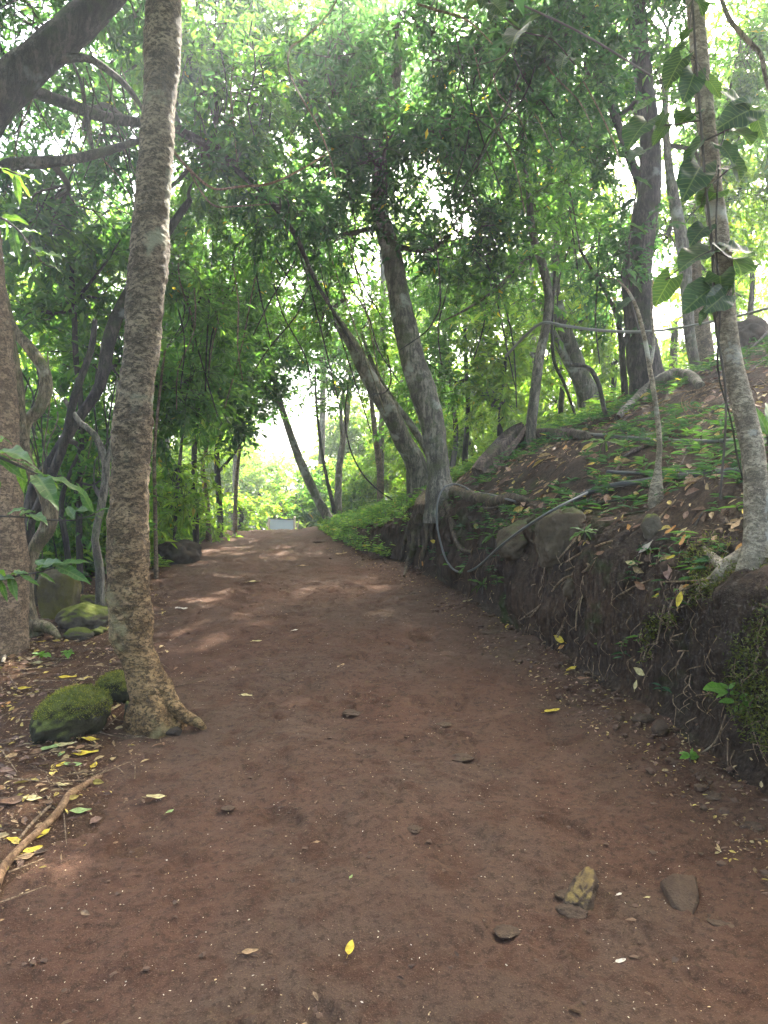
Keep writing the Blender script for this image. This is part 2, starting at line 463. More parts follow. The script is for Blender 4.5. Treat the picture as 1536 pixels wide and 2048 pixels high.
def tube(mb, P, Rr, n=8, step=None, k=4, mi=0, col=None, rough=0.0, rscale=8.0, flat=None, seed=0.0, cap=True):
    P, Rr = resample(P, Rr, step, None if step else k)
    T = nrm(np.gradient(P, axis=0))
    ref = np.array([1., 0, 0]) if abs(T[0][0]) < .8 else np.array([0, 1., 0])
    A = np.zeros_like(P)
    a = ref - T[0] * ref.dot(T[0]); a /= np.linalg.norm(a)
    for i in range(len(P)):
        a = a - T[i] * a.dot(T[i]); a = a / max(np.linalg.norm(a), 1e-9); A[i] = a
    B = np.cross(T, A)
    th = np.linspace(0, 2 * np.pi, n, endpoint=False)
    dirs = A[:, None, :] * np.cos(th)[None, :, None] + B[:, None, :] * np.sin(th)[None, :, None]
    rad = np.repeat(Rr[:, None], n, 1)
    if rough:
        q = P[:, None, :] + dirs * Rr[:, None, None]
        q2 = q.copy(); q2[..., 2] *= 2.2
        rad = rad * (1 + rough * (fbm(q * rscale * .35 + seed, 3) * .8 + fbm(q2 * rscale * 2.0 + seed, 3) * .35))
    V = P[:, None, :] + dirs * rad[..., None]
    m = len(P)
    i = np.arange(m - 1)[:, None] * n; j = np.arange(n)[None, :]; j2 = (j + 1) % n
    Fq = np.stack([i + j, i + j2, i + n + j2, i + n + j], -1).reshape(-1, 4)
    mb.add(V.reshape(-1, 3), Fq, mi, col)
    if cap:
        c0 = P[-1] + T[-1] * Rr[-1] * .5
        base = np.array([(m - 1) * n + q_ for q_ in range(n)])
        Vc = np.vstack([V[-1], c0])
        mb.add(Vc, [[q_, (q_ + 1) % n, n] for q_ in range(n)], mi, col)
    return P, Rr

def sticks(mb, O, E, r0, r1, mi=1, col=None):
    """many straight three-sided sticks from O to E"""
    n = len(O)
    if n == 0: return
    D = nrm(E - O)
    ref = np.where(np.abs(D[:, 2:3]) < .8, np.array([[0, 0, 1.]]), np.array([[1., 0, 0]]))
    A = nrm(np.cross(D, ref)); B = np.cross(D, A)
    V = np.zeros((n, 6, 3))
    for q, th in enumerate((0, 2.094, 4.189)):
        d = A * math.cos(th) + B * math.sin(th)
        V[:, q] = O + d * np.reshape(r0, (-1, 1)); V[:, 3 + q] = E + d * np.reshape(r1, (-1, 1))
    f = np.array([[0, 1, 4, 3], [1, 2, 5, 4], [2, 0, 3, 5]])
    mb.add(V.reshape(-1, 3), (np.arange(n)[:, None, None] * 6 + f[None]).reshape(-1, 4), mi, np.tile((.06, .05, .04), (n * 6, 1)) if col is None else col)

def leaves(mb, P, D, Nn, L, W, col, mi=0, fold=.22, droop=.12, simple=False):
    n = len(P)
    if n == 0: return
    D = nrm(D); S = nrm(np.cross(D, Nn)); Nn = np.cross(S, D)
    L = np.reshape(np.broadcast_to(L, n), (-1, 1)); W = np.reshape(np.broadcast_to(W, n), (-1, 1))
    if simple:
        V = np.zeros((n, 4, 3))
        c = P + D * L * .45
        V[:, 0] = P; V[:, 1] = c + S * W * .5 + Nn * W * fold; V[:, 2] = P + D * L - Nn * L * droop; V[:, 3] = c - S * W * .5 + Nn * W * fold
        C = np.repeat(np.broadcast_to(np.asarray(col, float), (n, 3)), 4, 0)
        mb.add(V.reshape(-1, 3), np.arange(n * 4).reshape(-1, 4), mi, C)
        return
    V = np.zeros((n, 6, 3))
    V[:, 0] = P
    for q, (u, w) in enumerate(((.30, .46), (.66, .40))):
        c = P + D * L * u - Nn * L * droop * u * u
        V[:, 1 + q] = c + S * W * w + Nn * W * fold
        V[:, 3 + q] = c - S * W * w + Nn * W * fold
    V[:, 5] = P + D * L - Nn * L * droop
    f = np.array([[0, 1, 2, 5], [0, 5, 4, 3]])
    C = np.repeat(np.broadcast_to(np.asarray(col, float), (n, 3)), 6, 0)
    mb.add(V.reshape(-1, 3), (np.arange(n)[:, None, None] * 6 + f[None]).reshape(-1, 4), mi, C)

PAL = {  # backlit and shaded looks of the foliage are put into these leaf colours
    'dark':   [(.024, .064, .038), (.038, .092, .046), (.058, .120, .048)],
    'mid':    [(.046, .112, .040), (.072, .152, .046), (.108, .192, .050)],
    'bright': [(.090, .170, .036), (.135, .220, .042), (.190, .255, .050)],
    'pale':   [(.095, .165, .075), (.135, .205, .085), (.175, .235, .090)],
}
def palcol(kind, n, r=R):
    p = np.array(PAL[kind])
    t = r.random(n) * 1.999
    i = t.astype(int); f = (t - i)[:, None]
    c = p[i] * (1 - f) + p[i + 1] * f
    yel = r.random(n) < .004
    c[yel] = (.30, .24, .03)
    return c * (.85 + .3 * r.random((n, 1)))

def foliage(mb, attach, center, radii, nleaf, L, W, kind, nsub=9, K=9, r0=.02, droop=.5, twl=None, shell=.55, r=R, simple=False):
    """limbs -> branchlets -> twigs -> leaves, all joined to attach"""
    center = np.asarray(center, float); radii = np.asarray(radii, float); attach = np.asarray(attach, float)
    ntw = max(6, int(nleaf / K))
    u = rnd_unit(nsub, r) * (shell + (1 - shell) * r.random((nsub, 1))) ** .7
    ends = center + u * radii * .85
    per2 = max(2, int(math.ceil(ntw / nsub / 5)))
    O2, E2 = [], []
    big = float(np.mean(radii))
    twl = twl or min(.55, max(.22, L * 3.2))
    mid = attach * .5 + center * .5 + r.normal(size=3) * radii * .15
    MP, MR = tube(mb, [attach, mid, center, center + r.normal(size=3) * radii * .3], [r0, r0 * .8, r0 * .55, r0 * .3], 6, k=6, mi=1, col=(.06, .05, .04), cap=False)
    for e in ends:
        ks = int(r.integers(int(len(MP) * .3), len(MP) - 1))
        a_, ra = MP[ks], MR[ks] * .5
        c1 = a_ * .6 + e * .4 + r.normal(size=3) * radii * .14
        c2 = a_ * .3 + e * .7 + r.normal(size=3) * radii * .12
        P, _ = tube(mb, [a_, c1, c2, e], [ra, ra * .75, ra * .5, max(.003, ra * .2)], 5, k=4, mi=1, col=(.06, .05, .04), cap=False)
        k0 = int(len(P) * .2)
        idx = r.integers(k0, len(P), per2)
        o = P[idx]
        d = nrm(rnd_unit(per2, r) + nrm((o - center) + 1e-6) * .5 + np.array([0, 0, .1]))
        ln = (.28 + .5 * r.random((per2, 1))) * max(.35, big * .75)
        O2.append(o); E2.append(o + d * ln)
    O2 = np.vstack(O2); E2 = np.vstack(E2)
    sticks(mb, O2, E2, np.full(len(O2), max(.003, r0 * .3)), np.full(len(O2), .0025))
    # twigs
    pick = r.integers(0, len(O2), ntw)
    t = (.15 + .85 * r.random((ntw, 1)) ** .8)
    o3 = O2[pick] * (1 - t) + E2[pick] * t
    d3 = nrm(nrm(E2[pick] - O2[pick]) * .7 + rnd_unit(ntw, r) * .9 + np.array([0, 0, -.12 * droop]))
    l3 = twl * (.6 + .8 * r.random((ntw, 1)))
    e3 = o3 + d3 * l3
    sticks(mb, o3, e3, np.full(ntw, max(.0022, L * .022)), np.full(ntw, .0015))
    # leaves
    tt = ((np.arange(K)[None, :] + .6 + .5 * r.random((ntw, K))) / (K + .3)).clip(.05, 1)
    P = (o3[:, None] + (e3 - o3)[:, None] * tt[..., None]).reshape(-1, 3)
    dd = np.repeat(d3, K, 0)
    up = nrm(np.array([0, 0, 1.]) + .45 * r.normal(size=(ntw * K, 3)))
    side = nrm(np.cross(dd, up)) * np.where(np.arange(ntw * K) % 2 == 0, 1, -1)[:, None]
    D = nrm(dd * .55 + side * .75 + .35 * r.normal(size=(ntw * K, 3)) + np.array([0, 0, -.35 * droop]))
    Ls = L * (.6 + .65 * r.random(ntw * K))
    colr = palcol(kind, ntw * K, r)
    colr = colr * np.repeat(.8 + .45 * r.random((ntw, 1)), K, 0)
    leaves(mb, P, D, up, Ls, Ls * (W / L) * (.85 + .3 * r.random(ntw * K)), colr, 0, simple=simple)

def pxr(w, Y): return max(.002, w * .5 / F * Y)

TAU = 1.75
LSC = 1.0
def tree(name, label, pts, Y=None, dY=0.0, bark='bark_grey', blobs=(), limbs=(), sides=12, step=.12, rough=.12, group=None, cat='tree', sink=.18, roots=(), rscale=8, seed=0.0, limb_bark=None, root_bark=None):
    """pts: (px, py, width px) from the foot up; blobs: (px, py, Y, rx px, rz px, ry m, tau, L, kind)"""
    if Y is None:
        b = onground(pts[0][0], pts[0][1])
        Y = b[1]
    n = len(pts)
    Ys = [Y + dY * (i / max(1, n - 1)) for i in range(n)]
    P = [at(p[0], p[1], y) for p, y in zip(pts, Ys)]
    Rr = [pxr(p[2], y) for p, y in zip(pts, Ys)]
    gz = float(H(P[0][0], P[0][1]))
    if P[0][2] > gz - .02:
        P.insert(0, np.array([P[0][0], P[0][1], min(gz, P[0][2]) - sink])); Rr.insert(0, Rr[0] * 1.12)
    else:
        P.insert(0, P[0] - np.array([0, 0, sink])); Rr.insert(0, Rr[0] * 1.1)
    root = thing(name, (P[1][0], P[1][1], min(gz, P[1][2])), label, cat, group)
    mb = MB()
    TP, TR = tube(mb, P, Rr, sides, step=step, rough=rough, rscale=rscale, seed=seed)
    if not root_bark:
        for rp in roots: tube(mb, *rp, n=10, step=.03, rough=.15, rscale=14)
    trunk = mb.build('trunk', M[bark], root, True)
    if root_bark:
        for q_, rp in enumerate(roots):
            mb = MB(); tube(mb, *rp, n=10, step=.03, rough=.38, rscale=15, seed=q_ * 3.1)
            mb.build('root', M[root_bark], trunk, True)
    AP, AR = [TP], [TR]
    for lim in limbs:
        lp, y0, y1 = lim[:3]
        m = len(lp)
        yy = np.linspace(y0, y1, m)
        LP = [at(a, b, y) for (a, b, w), y in zip(lp, yy)]
        # root the limb in the nearest trunk point
        d = np.linalg.norm(TP - LP[0], axis=1); k = int(np.argmin(d))
        LR = [pxr(w, y) for (a, b, w), y in zip(lp, yy)]
        if d[k] > LR[0] * .5 and len(lim) < 4:
            LP.insert(0, TP[k]); LR.insert(0, LR[0])
        mb = MB()
        lp_, lr_ = tube(mb, LP, LR, 9, step=max(.06, step * .7), rough=rough, rscale=rscale * 1.3, seed=seed + 3)
        mb.build('limb', M[limb_bark or bark], root, True)
        AP.append(lp_); AR.append(lr_)
    if blobs:
        AP = np.vstack(AP); AR = np.concatenate(AR)
        mb = MB()
        for bl in blobs:
            if bl[0] == 'abs':
                _, c, rad, nleaf, L, kind = bl
                c = np.array(c, float)
                k = int(np.argmin(np.linalg.norm(AP - c, axis=1) + 1.2 * np.maximum(AP[:, 2] - c[2], 0)))
                foliage(mb, AP[k], c, rad, nleaf, L, L * .42, kind, nsub=11, r0=AR[k] * .6, simple=True)
                continue
            (px, py, by, rx, rz, ry, tau, L, kind) = bl
            c = at(px, py, by)
            d = np.linalg.norm(AP - c, axis=1) + 1.2 * np.maximum(AP[:, 2] - c[2], 0)
            k = int(np.argmin(d))
            Lx = max(L * LSC, (9.0 if by < 13 else 11.0) * by / F)
            vr = abs(math.sin(px * 12.9 + py * 7.3 + by)) 
            Lx *= .88 + .5 * vr
            W = Lx * (.52 - .18 * vr)
            area = math.pi * rx * rz
            nleaf = TAU * tau * area / (.30 * Lx * W * (F / by) ** 2)
            foliage(mb, AP[k], c, (rx / F * by, ry, rz / F * by), nleaf, Lx, W, kind, nsub=int(7 + min(8, area / 9000)), r0=min(AR[k] * .7, .02 + .0015 * by), simple=by > 7.4, K=9 if by < 8 else 12)
        mb.build('crown', [M['leaf'], M['twig']], root)
    return root

def groundline(pts, lift=0.0):
    out = []
    for p in pts:
        g = onground(p[0], p[1])
        v = np.array([0, 0, CAMZ]) - g
        out.append(g + v / np.linalg.norm(v) * lift)
    return out

# ================================================================== THE SETTING
def grid(mb, X, Yv, Z, mi=0):
    m, n = X.shape
    V = np.stack([X, Yv, Z], -1).reshape(-1, 3)
    i = np.arange(m - 1)[:, None] * n; j = np.arange(n - 1)[None, :]
    mb.add(V, np.stack([i + j, i + j + 1, i + n + j + 1, i + n + j], -1).reshape(-1, 4), mi)

rows = np.concatenate([np.arange(-6, 1.2, .3), np.arange(1.2, 1.9, .05), np.arange(1.9, 4.5, .0145), np.arange(4.5, 9, .028), np.arange(9, 18, .08), np.arange(18, 45, .6)])
u = np.linspace(0, 1, 200)
X = (LEFT(rows) - .5)[:, None] * (1 - u) + (FOOT(rows) + .12)[:, None] * u
Yg = np.repeat(rows[:, None], len(u), 1)
Z = Hpath(X, Yg)
q = np.stack([X, Yg, 0 * X], -1)
f1 = fbm(q * 4.5 + 3, 4); f2 = fbm(q * 16, 4); f3 = fbm(q * np.array([3.2, 2.0, 1]) + 40, 3)
Z = Z + .009 * f1 + .0055 * f2 - .018 * sm(.35, .75, f3) + .010 * sm(.5, .9, -f3)
# scuffed hollows beside the half-buried stones
for (px, py, rr, dp) in ((1150, 1725, .10, .022), (610, 1385, .16, .02), (150, 1640, .2, .02), (300, 1625, .14, .015), (700, 1425, .07, .015), (735, 1750, .07, .014), (330, 1690, .10, .012), (690, 1915, .07, .012), (560, 1905, .08, .012)):
    g = onground(px, py)
    Z -= dp * np.exp(-(((X - g[0]) ** 2 + (Yg - g[1]) ** 2) / rr ** 2))
rf = np.random.default_rng(3)
for k in range(95):
    fy = 1.7 + 7.5 * rf.random() ** 1.4
    fx = LEFT(fy) + .35 + (FOOT(fy) - LEFT(fy) - .7) * rf.random()
    a = rf.normal() * .45 + .1
    dx, dy = X - fx, Yg - fy
    near = (np.abs(dx) < .3) & (np.abs(dy) < .3)
    lx = (dx * math.cos(a) + dy * math.sin(a)) / (.042 + .02 * rf.random()); ly = (-dx * math.sin(a) + dy * math.cos(a)) / (.10 + .04 * rf.random())
    d = lx ** 2 + ly ** 2 + .5 * f2
    Z = Z + np.where(near, (-(.008 + .010 * rf.random()) * (1 - sm(.5, 1.0, d)) + .005 * np.exp(-((d - 1.25) / .3) ** 2)), 0)
mb = MB(); grid(mb, X, Yg, Z)
tag(mb.build('dirt_path', M['dirt'], None, True), kind='structure', label='trodden reddish brown dirt path climbing to a crest')

rows = np.concatenate([np.arange(-6, 1.2, .3), np.arange(1.2, 10, .04), np.arange(10, 20, .12), np.arange(20, 60, 1.2)])
u = np.concatenate([np.linspace(0, .12, 60), np.linspace(.125, 1, 70) ** 1.0])
X = (LEFT(rows) + .45)[:, None] - u[None, :] ** 1.25 * 46
Yg = np.repeat(rows[:, None], len(u), 1)
Z = Hfloor(X, Yg) + .014 * fbm(np.stack([X * 9, Yg * 9, 0 * X], -1), 3) * sm(0, .5, LEFT(Yg) - X) - .05 * sm(.30, .45, X - LEFT(Yg))
mb = MB(); grid(mb, X, Yg, Z)
tag(mb.build('forest_floor', M['floor'], None, True), kind='structure', label='litter strewn soil of the forest floor left of the path')

rows = np.concatenate([np.arange(-6, 2.0, .25), np.arange(2.0, 10.5, .021), np.arange(10.5, 18, .08), np.arange(18, 60, 1.0)])
tt = np.concatenate([np.linspace(-.06, .36, 52), np.linspace(.375, 3, 55), np.linspace(3.1, 9, 36), np.linspace(9.6, 50, 34)])
T2, Yg = np.meshgrid(tt, rows)
X = FOOT(Yg) + T2
Z = Hbank(X, Yg)
hz = Z - Hpath(FOOT(Yg), Yg)
face = sm(-.02, .05, T2) * (1 - sm(.22, .5, T2))
g1 = fbm(np.stack([Yg * 9, Z * .9, X * .5], -1), 3); g2 = fbm(np.stack([Yg * 26, Z * 2.0, X * 1.0 + 7], -1), 3); g3 = fbm(np.stack([Yg * 2.2, Z * 2.2, X * 2 + 3], -1), 3)
amp = sm(.1, .5, BH(Yg))
X = X + face * amp * (.06 * g1 + .05 * g2 + .09 * g3 + .03 * fbm(np.stack([Yg * 11, Z * 11, X * 11], -1), 3))
# deep hollow under the moss near the foot, right of the frame
X = X + face * .16 * np.exp(-((Yg - 3.55) / .22) ** 2 - ((hz - .22) / .16) ** 2)
Z = Z + (1 - face) * sm(.2, .5, T2) * .03 * fbm(np.stack([X * 6, Yg * 6, 0 * X], -1), 3)
mb = MB(); grid(mb, X, Yg, Z)
tag(mb.build('hillside', M['bank'], None, True), kind='structure', label='dark cut earth bank and wooded slope right of the path')

mb = MB()
gx = np.concatenate([-np.geomspace(900, 8, 16), np.linspace(-6, 6, 7), np.geomspace(8, 900, 16)])
gy = np.concatenate([[-60, -30, -12, 0, 10], np.linspace(18, 60, 15), np.geomspace(66, 1200, 14)])
X, Yg = np.meshgrid(gx, gy)
grid(mb, X, Yg, -6.5 + .4 * fbm(np.stack([X * .05, Yg * .05, 0 * X], -1), 3))
tag(mb.build('ground', M['far'], None, True), kind='structure', label='far green ground beyond the crest')

# ================================================================== TREES
main_roots = []
def rootpts(pp, Y0, lift=.0): return [at(a, b, Y0) for a, b in pp]
gY = onground(318, 1452)[1]
main_roots.append(([at(318, 1370, gY), at(340, 1408, gY - .03), at(362, 1430, gY - .05), at(396, 1445, gY - .07), at(412, 1462, gY - .07)], [.07, .055, .042, .026, .012]))
main_roots.append(([at(300, 1380, gY), at(312, 1430, gY - .10), at(318, 1462, gY - .13), at(322, 1480, gY - .14)], [.075, .07, .05, .03]))
main_roots.append(([at(285, 1380, gY), at(270, 1430, gY - .05), at(262, 1455, gY - .06), at(255, 1475, gY - .06)], [.06, .055, .045, .025]))
tree('leaning_tree', 'tall mottled brown tree with flared foot at the path\'s left edge', [
    (312, 1452, 112), (306, 1405, 86), (292, 1350, 78), (273, 1300, 77), (263, 1250, 84), (258, 1100, 82), (263, 900, 78), (271, 800, 70), (282, 700, 68),
    (287, 600, 73), (296, 500, 76), (305, 400, 70), (312, 300, 70), (319, 200, 66), (325, 100, 70), (328, 0, 67), (332, -150, 62), (338, -400, 52), (345, -800, 40), (350, -1100, 24)],
    Y=gY, dY=.35, bark='bark_main', sides=72, step=.014, rough=.15, rscale=11, roots=main_roots,
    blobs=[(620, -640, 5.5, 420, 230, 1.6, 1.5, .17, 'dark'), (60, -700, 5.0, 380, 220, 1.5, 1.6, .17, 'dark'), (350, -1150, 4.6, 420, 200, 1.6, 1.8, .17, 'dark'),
           ('abs', (-1.6, 1.2, 6.8), (2.3, 2.4, 1.0), 5200, .17, 'mid'), ('abs', (-4.2, 2.6, 6.0), (2.0, 2.4, 1.3), 4200, .17, 'mid'), ('abs', (-1.4, -2.2, 6.6), (2.6, 2.0, 1.0), 4200, .17, 'mid')])  # clumps overhead and behind the camera, unseen, added to cut skylight
g2Y = onground(5, 1300)[1]
tree('thick_tree', 'thick warm brown trunk cut by the left edge of the picture', [
    (-20, 1318, 145), (-16, 1270, 134), (-16, 1200, 130), (-15, 1100, 130), (-22, 1000, 125), (-28, 900, 125), (-36, 800, 122), (-38, 700, 120), (-50, 600, 118),
    (-65, 450, 115), (-80, 250, 112), (-88, 100, 105), (-92, -200, 90), (-90, -700, 60)], Y=g2Y, dY=.4, bark='bark_warm', limb_bark='bark_dark', sides=40, step=.03, rough=.08, rscale=12,  # limbs get dark bark: their backlit shade is put into the colour
    limbs=[([(-70, 270, 90), (0, 192, 84), (60, 132, 76), (130, 72, 70), (200, 8, 62), (290, -80, 50), (450, -220, 32)], 5.8, 6.3),
           ([(-70, 190, 40), (45, 180, 26), (120, 203, 25), (200, 232, 23), (280, 246, 20), (350, 260, 18), (430, 300, 16), (480, 345, 14), (540, 400, 13), (590, 470, 10), (630, 560, 8), (680, 645, 6), (715, 705, 4)], 5.8, 8.5),
           ([(-60, 340, 34), (45, 326, 24), (120, 322, 22), (190, 308, 19), (250, 290, 15), (300, 276, 10)], 5.8, 6.3),
           ([(110, 120, 22), (170, 116, 16), (215, 140, 14), (255, 175, 12), (283, 215, 9), (330, 300, 6)], 6.0, 6.2, 1)],
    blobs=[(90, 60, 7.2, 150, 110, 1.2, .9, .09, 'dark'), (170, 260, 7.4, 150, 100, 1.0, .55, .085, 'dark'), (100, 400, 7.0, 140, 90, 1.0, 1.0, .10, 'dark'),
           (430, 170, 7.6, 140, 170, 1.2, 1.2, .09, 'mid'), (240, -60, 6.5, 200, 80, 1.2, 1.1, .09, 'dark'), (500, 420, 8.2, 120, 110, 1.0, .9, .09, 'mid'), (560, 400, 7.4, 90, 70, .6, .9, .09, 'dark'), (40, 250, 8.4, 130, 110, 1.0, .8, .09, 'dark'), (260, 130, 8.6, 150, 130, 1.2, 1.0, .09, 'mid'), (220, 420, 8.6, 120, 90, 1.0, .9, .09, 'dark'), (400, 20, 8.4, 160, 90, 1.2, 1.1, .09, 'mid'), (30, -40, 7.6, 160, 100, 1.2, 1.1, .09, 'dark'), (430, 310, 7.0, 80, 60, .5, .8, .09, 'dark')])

tree('rooted_tree', 'curved grey tree gripping the bank corner with bare roots', [
    (880, 990, 62), (878, 950, 47), (873, 900, 44), (863, 840, 49), (846, 785, 53), (828, 730, 50), (812, 660, 46), (800, 600, 43), (787, 530, 41), (772, 470, 38), (758, 420, 34), (758, 360, 30), (772, 300, 26), (790, 200, 20), (800, 60, 15)],
    Y=8.35, dY=.5, bark='bark_grey', sides=28, step=.04, rough=.10, rscale=10,
    limbs=[([(760, 350, 20), (730, 300, 16), (690, 290, 12), (640, 240, 9), (600, 160, 6)], 8.8, 8.6)],
    blobs=[(720, 130, 8.8, 190, 170, 1.6, 1.1, .10, 'dark'), (900, 270, 8.6, 170, 170, 1.5, 1.1, .10, 'dark'), (620, 330, 8.8, 130, 130, 1.2, 1.0, .10, 'dark'), (860, 60, 8.2, 200, 120, 1.5, 1.1, .10, 'dark'), (680, 470, 9.0, 100, 90, .9, 1.3, .10, 'dark'), (900, 470, 8.8, 120, 90, 1.0, 1.3, .10, 'dark'), (770, 300, 8.2, 90, 80, .5, 1.2, .09, 'dark'), (560, 60, 9.4, 130, 130, 1.2, 1.0, .09, 'mid'), (570, 220, 9.6, 120, 110, 1.2, .9, .09, 'mid')],
    root_bark='rootdark',
    roots=[(groundline([(872, 975), (852, 1005), (838, 1035), (824, 1062), (822, 1085), (830, 1102)], .07), [.12, .10, .085, .07, .05, .02]),
           (groundline([(866, 990), (846, 1025), (832, 1060), (826, 1100), (815, 1130), (808, 1152)], .06), [.09, .075, .06, .045, .035, .015]),
           (groundline([(866, 1000), (856, 1040), (854, 1075), (846, 1110), (842, 1140)], .08), [.07, .05, .034, .026, .010]),
           (groundline([(862, 1010), (842, 1045), (838, 1075), (842, 1105)], .09), [.05, .036, .026, .010]),
           (groundline([(872, 1005), (868, 1035), (862, 1062), (866, 1095)], .08), [.06, .04, .026, .010]),
           (groundline([(885, 985), (930, 992), (975, 1003), (1020, 998), (1060, 1000)], .08), [.085, .07, .06, .045, .02]),
           (groundline([(950, 1000), (962, 1015), (985, 1016), (1010, 1008)], .06), [.02, .016, .012, .006]),
           (groundline([(888, 995), (900, 1025), (906, 1055), (914, 1085), (925, 1100), (944, 1104)], .09), [.05, .042, .036, .030, .022, .010]),
           (groundline([(880, 1000), (888, 1030), (893, 1060), (900, 1085)], .08), [.05, .038, .026, .010]),
           (groundline([(850, 1015), (825, 1050), (808, 1085), (800, 1120)], .05), [.06, .045, .03, .012])])

tree('slanting_tree', 'bark-grey tree slanting left behind the rooted tree', [(834, 935, 42), (808, 885, 38), (785, 835, 36), (755, 785, 34), (728, 735, 30), (705, 690, 26), (672, 640, 22), (640, 590, 20), (610, 520, 18), (585, 450, 15), (560, 380, 11)],
    Y=11, dY=-.5, bark='bark_grey', blobs=[(600, 480, 10.6, 120, 100, 1.2, 1.2, .10, 'mid'), (520, 350, 10.4, 120, 100, 1.2, 1.0, .1, 'mid'), (690, 600, 10.8, 120, 90, 1.0, 1.0, .1, 'mid')], sides=16)
tree('slanting_tree', 'thin pole of a tree slanting beside the thicker slanting trunk', [(866, 930, 15), (822, 850, 14), (785, 800, 12), (750, 740, 9), (720, 660, 6)], Y=11.6, bark='bark_grey', blobs=[(740, 640, 11.6, 90, 70, .8, .8, .1, 'mid')], sides=8)
tree('crest_tree', 'bare slender tree leaning left over the path at the crest', [(656, 1037, 22), (636, 1000, 17), (612, 950, 18), (592, 900, 16), (575, 850, 14), (560, 805, 13), (545, 740, 10), (530, 680, 7)], Y=15, bark='bark_grey',
     blobs=[(540, 690, 14.6, 130, 80, 1.3, 1.5, .12, 'dark'), (640, 720, 15, 90, 70, 1.0, 1.0, .12, 'dark'), (490, 770, 14.5, 90, 60, 1.0, 1.5, .12, 'dark')], sides=10)
tree('crest_tree', 'thin straight sapling right behind the slender leaning tree at the crest', [(668, 1022, 8), (652, 950, 7), (640, 880, 6), (632, 800, 5), (630, 730, 4)], Y=16, bark='bark_dark', blobs=[(650, 800, 16, 60, 50, .8, .4, .12, 'mid')], sides=7)
tree('crest_tree', 'upright forked trunk in the bright clearing right of the crest', [(676, 995, 15), (678, 940, 14), (686, 880, 12), (694, 830, 10), (700, 760, 8), (706, 690, 6)], Y=18, bark='bark_grey', limbs=[([(680, 935, 9), (684, 880, 8), (682, 820, 7), (690, 760, 5)], 18, 17.6)], blobs=[(720, 700, 18, 100, 80, 1.5, 1.2, .12, 'mid')], sides=9)
tree('crest_tree', 'reddish brown trunk standing between the slanting tree and the forked trunk', [(760, 955, 13), (754, 900, 12), (746, 830, 10), (738, 760, 7)], Y=16, bark='bark_warm', blobs=[(750, 760, 16, 80, 70, 1.2, 1.0, .12, 'bright')], sides=9)
tree('edge_tree', 'dark upright little tree at the left shoulder of the crest', [(440, 1037, 13), (436, 970, 12), (434, 900, 11), (440, 870, 10), (452, 820, 8), (465, 760, 5)], Y=13.5, bark='bark_dark', limbs=[([(440, 940, 7), (462, 915, 7), (478, 890, 5), (500, 850, 4)], 13.5, 13.3)],
     blobs=[(430, 760, 13, 120, 90, 1.3, 1.9, .12, 'mid'), (470, 660, 13, 100, 80, 1.3, 1.5, .12, 'mid')], sides=10)
tree('edge_tree', 'thin pale stem right of the dark little tree at the crest', [(470, 1035, 9), (473, 960, 8), (479, 890, 7), (476, 850, 6), (480, 800, 4)], Y=14.2, bark='bark_warm', blobs=[(490, 810, 14.2, 60, 50, .8, 1.2, .12, 'mid')], sides=8)
tree('edge_tree', 'crooked brown stem left of the dark little tree at the crest', [(416, 1030, 10), (408, 960, 9), (405, 930, 9), (414, 890, 7), (418, 830, 5)], Y=12.6, bark='bark_warm', blobs=[(380, 800, 12, 90, 70, 1.0, 1.7, .12, 'mid'), (370, 680, 11, 90, 90, 1.0, 1.7, .11, 'mid')], sides=8)
tree('edge_tree', 'thin brown sapling just right of the tall mottled trunk', [(312, 1118, 9), (311, 1060, 8), (310, 1000, 8), (309, 900, 7), (320, 780, 5), (330, 700, 4)], Y=8.4, bark='bark_warm', blobs=[(370, 560, 8.8, 110, 110, 1.0, 1.6, .10, 'mid'), (360, 450, 9, 90, 80, 1.0, 1.3, .1, 'mid')], sides=8)

# right hand slope
tree('slope_tree', 'slim grey tree curving up behind the dead log', [(1062, 862, 23), (1068, 800, 20), (1078, 720, 19), (1092, 650, 18), (1097, 590, 18), (1085, 530, 18), (1065, 470, 16), (1058, 390, 12), (1045, 290, 9), (1035, 200, 6)], Y=8.6, dY=.3, bark='bark_grey',
     limbs=[([(1078, 500, 9), (1040, 530, 8), (990, 580, 7), (930, 620, 5), (890, 640, 3)], 8.8, 8.6)],
     blobs=[(1020, 200, 8.6, 150, 130, 1.2, 1.2, .10, 'dark'), (1060, 400, 9, 120, 100, 1.0, 1.4, .10, 'mid'), (980, 560, 9, 110, 90, 1.0, 1.1, .10, 'mid'), (1130, 60, 8, 130, 100, 1.0, 1.4, .1, 'dark')], sides=14)
tree('slope_tree', 'leaning mottled trunk on the slope wrapped with hanging roots', [(1178, 802, 44), (1160, 750, 38), (1140, 690, 31), (1120, 630, 26), (1110, 580, 20), (1112, 500, 15), (1122, 400, 10)], Y=12, bark='bark_grey', limbs=[([(1172, 790, 22), (1128, 710, 18), (1100, 650, 12), (1080, 600, 8)], 12, 11.8)],
     blobs=[(1130, 470, 12, 110, 110, 1.2, 1.2, .11, 'mid'), (1190, 620, 12.5, 90, 90, 1.2, 1.0, .11, 'bright')], sides=16)
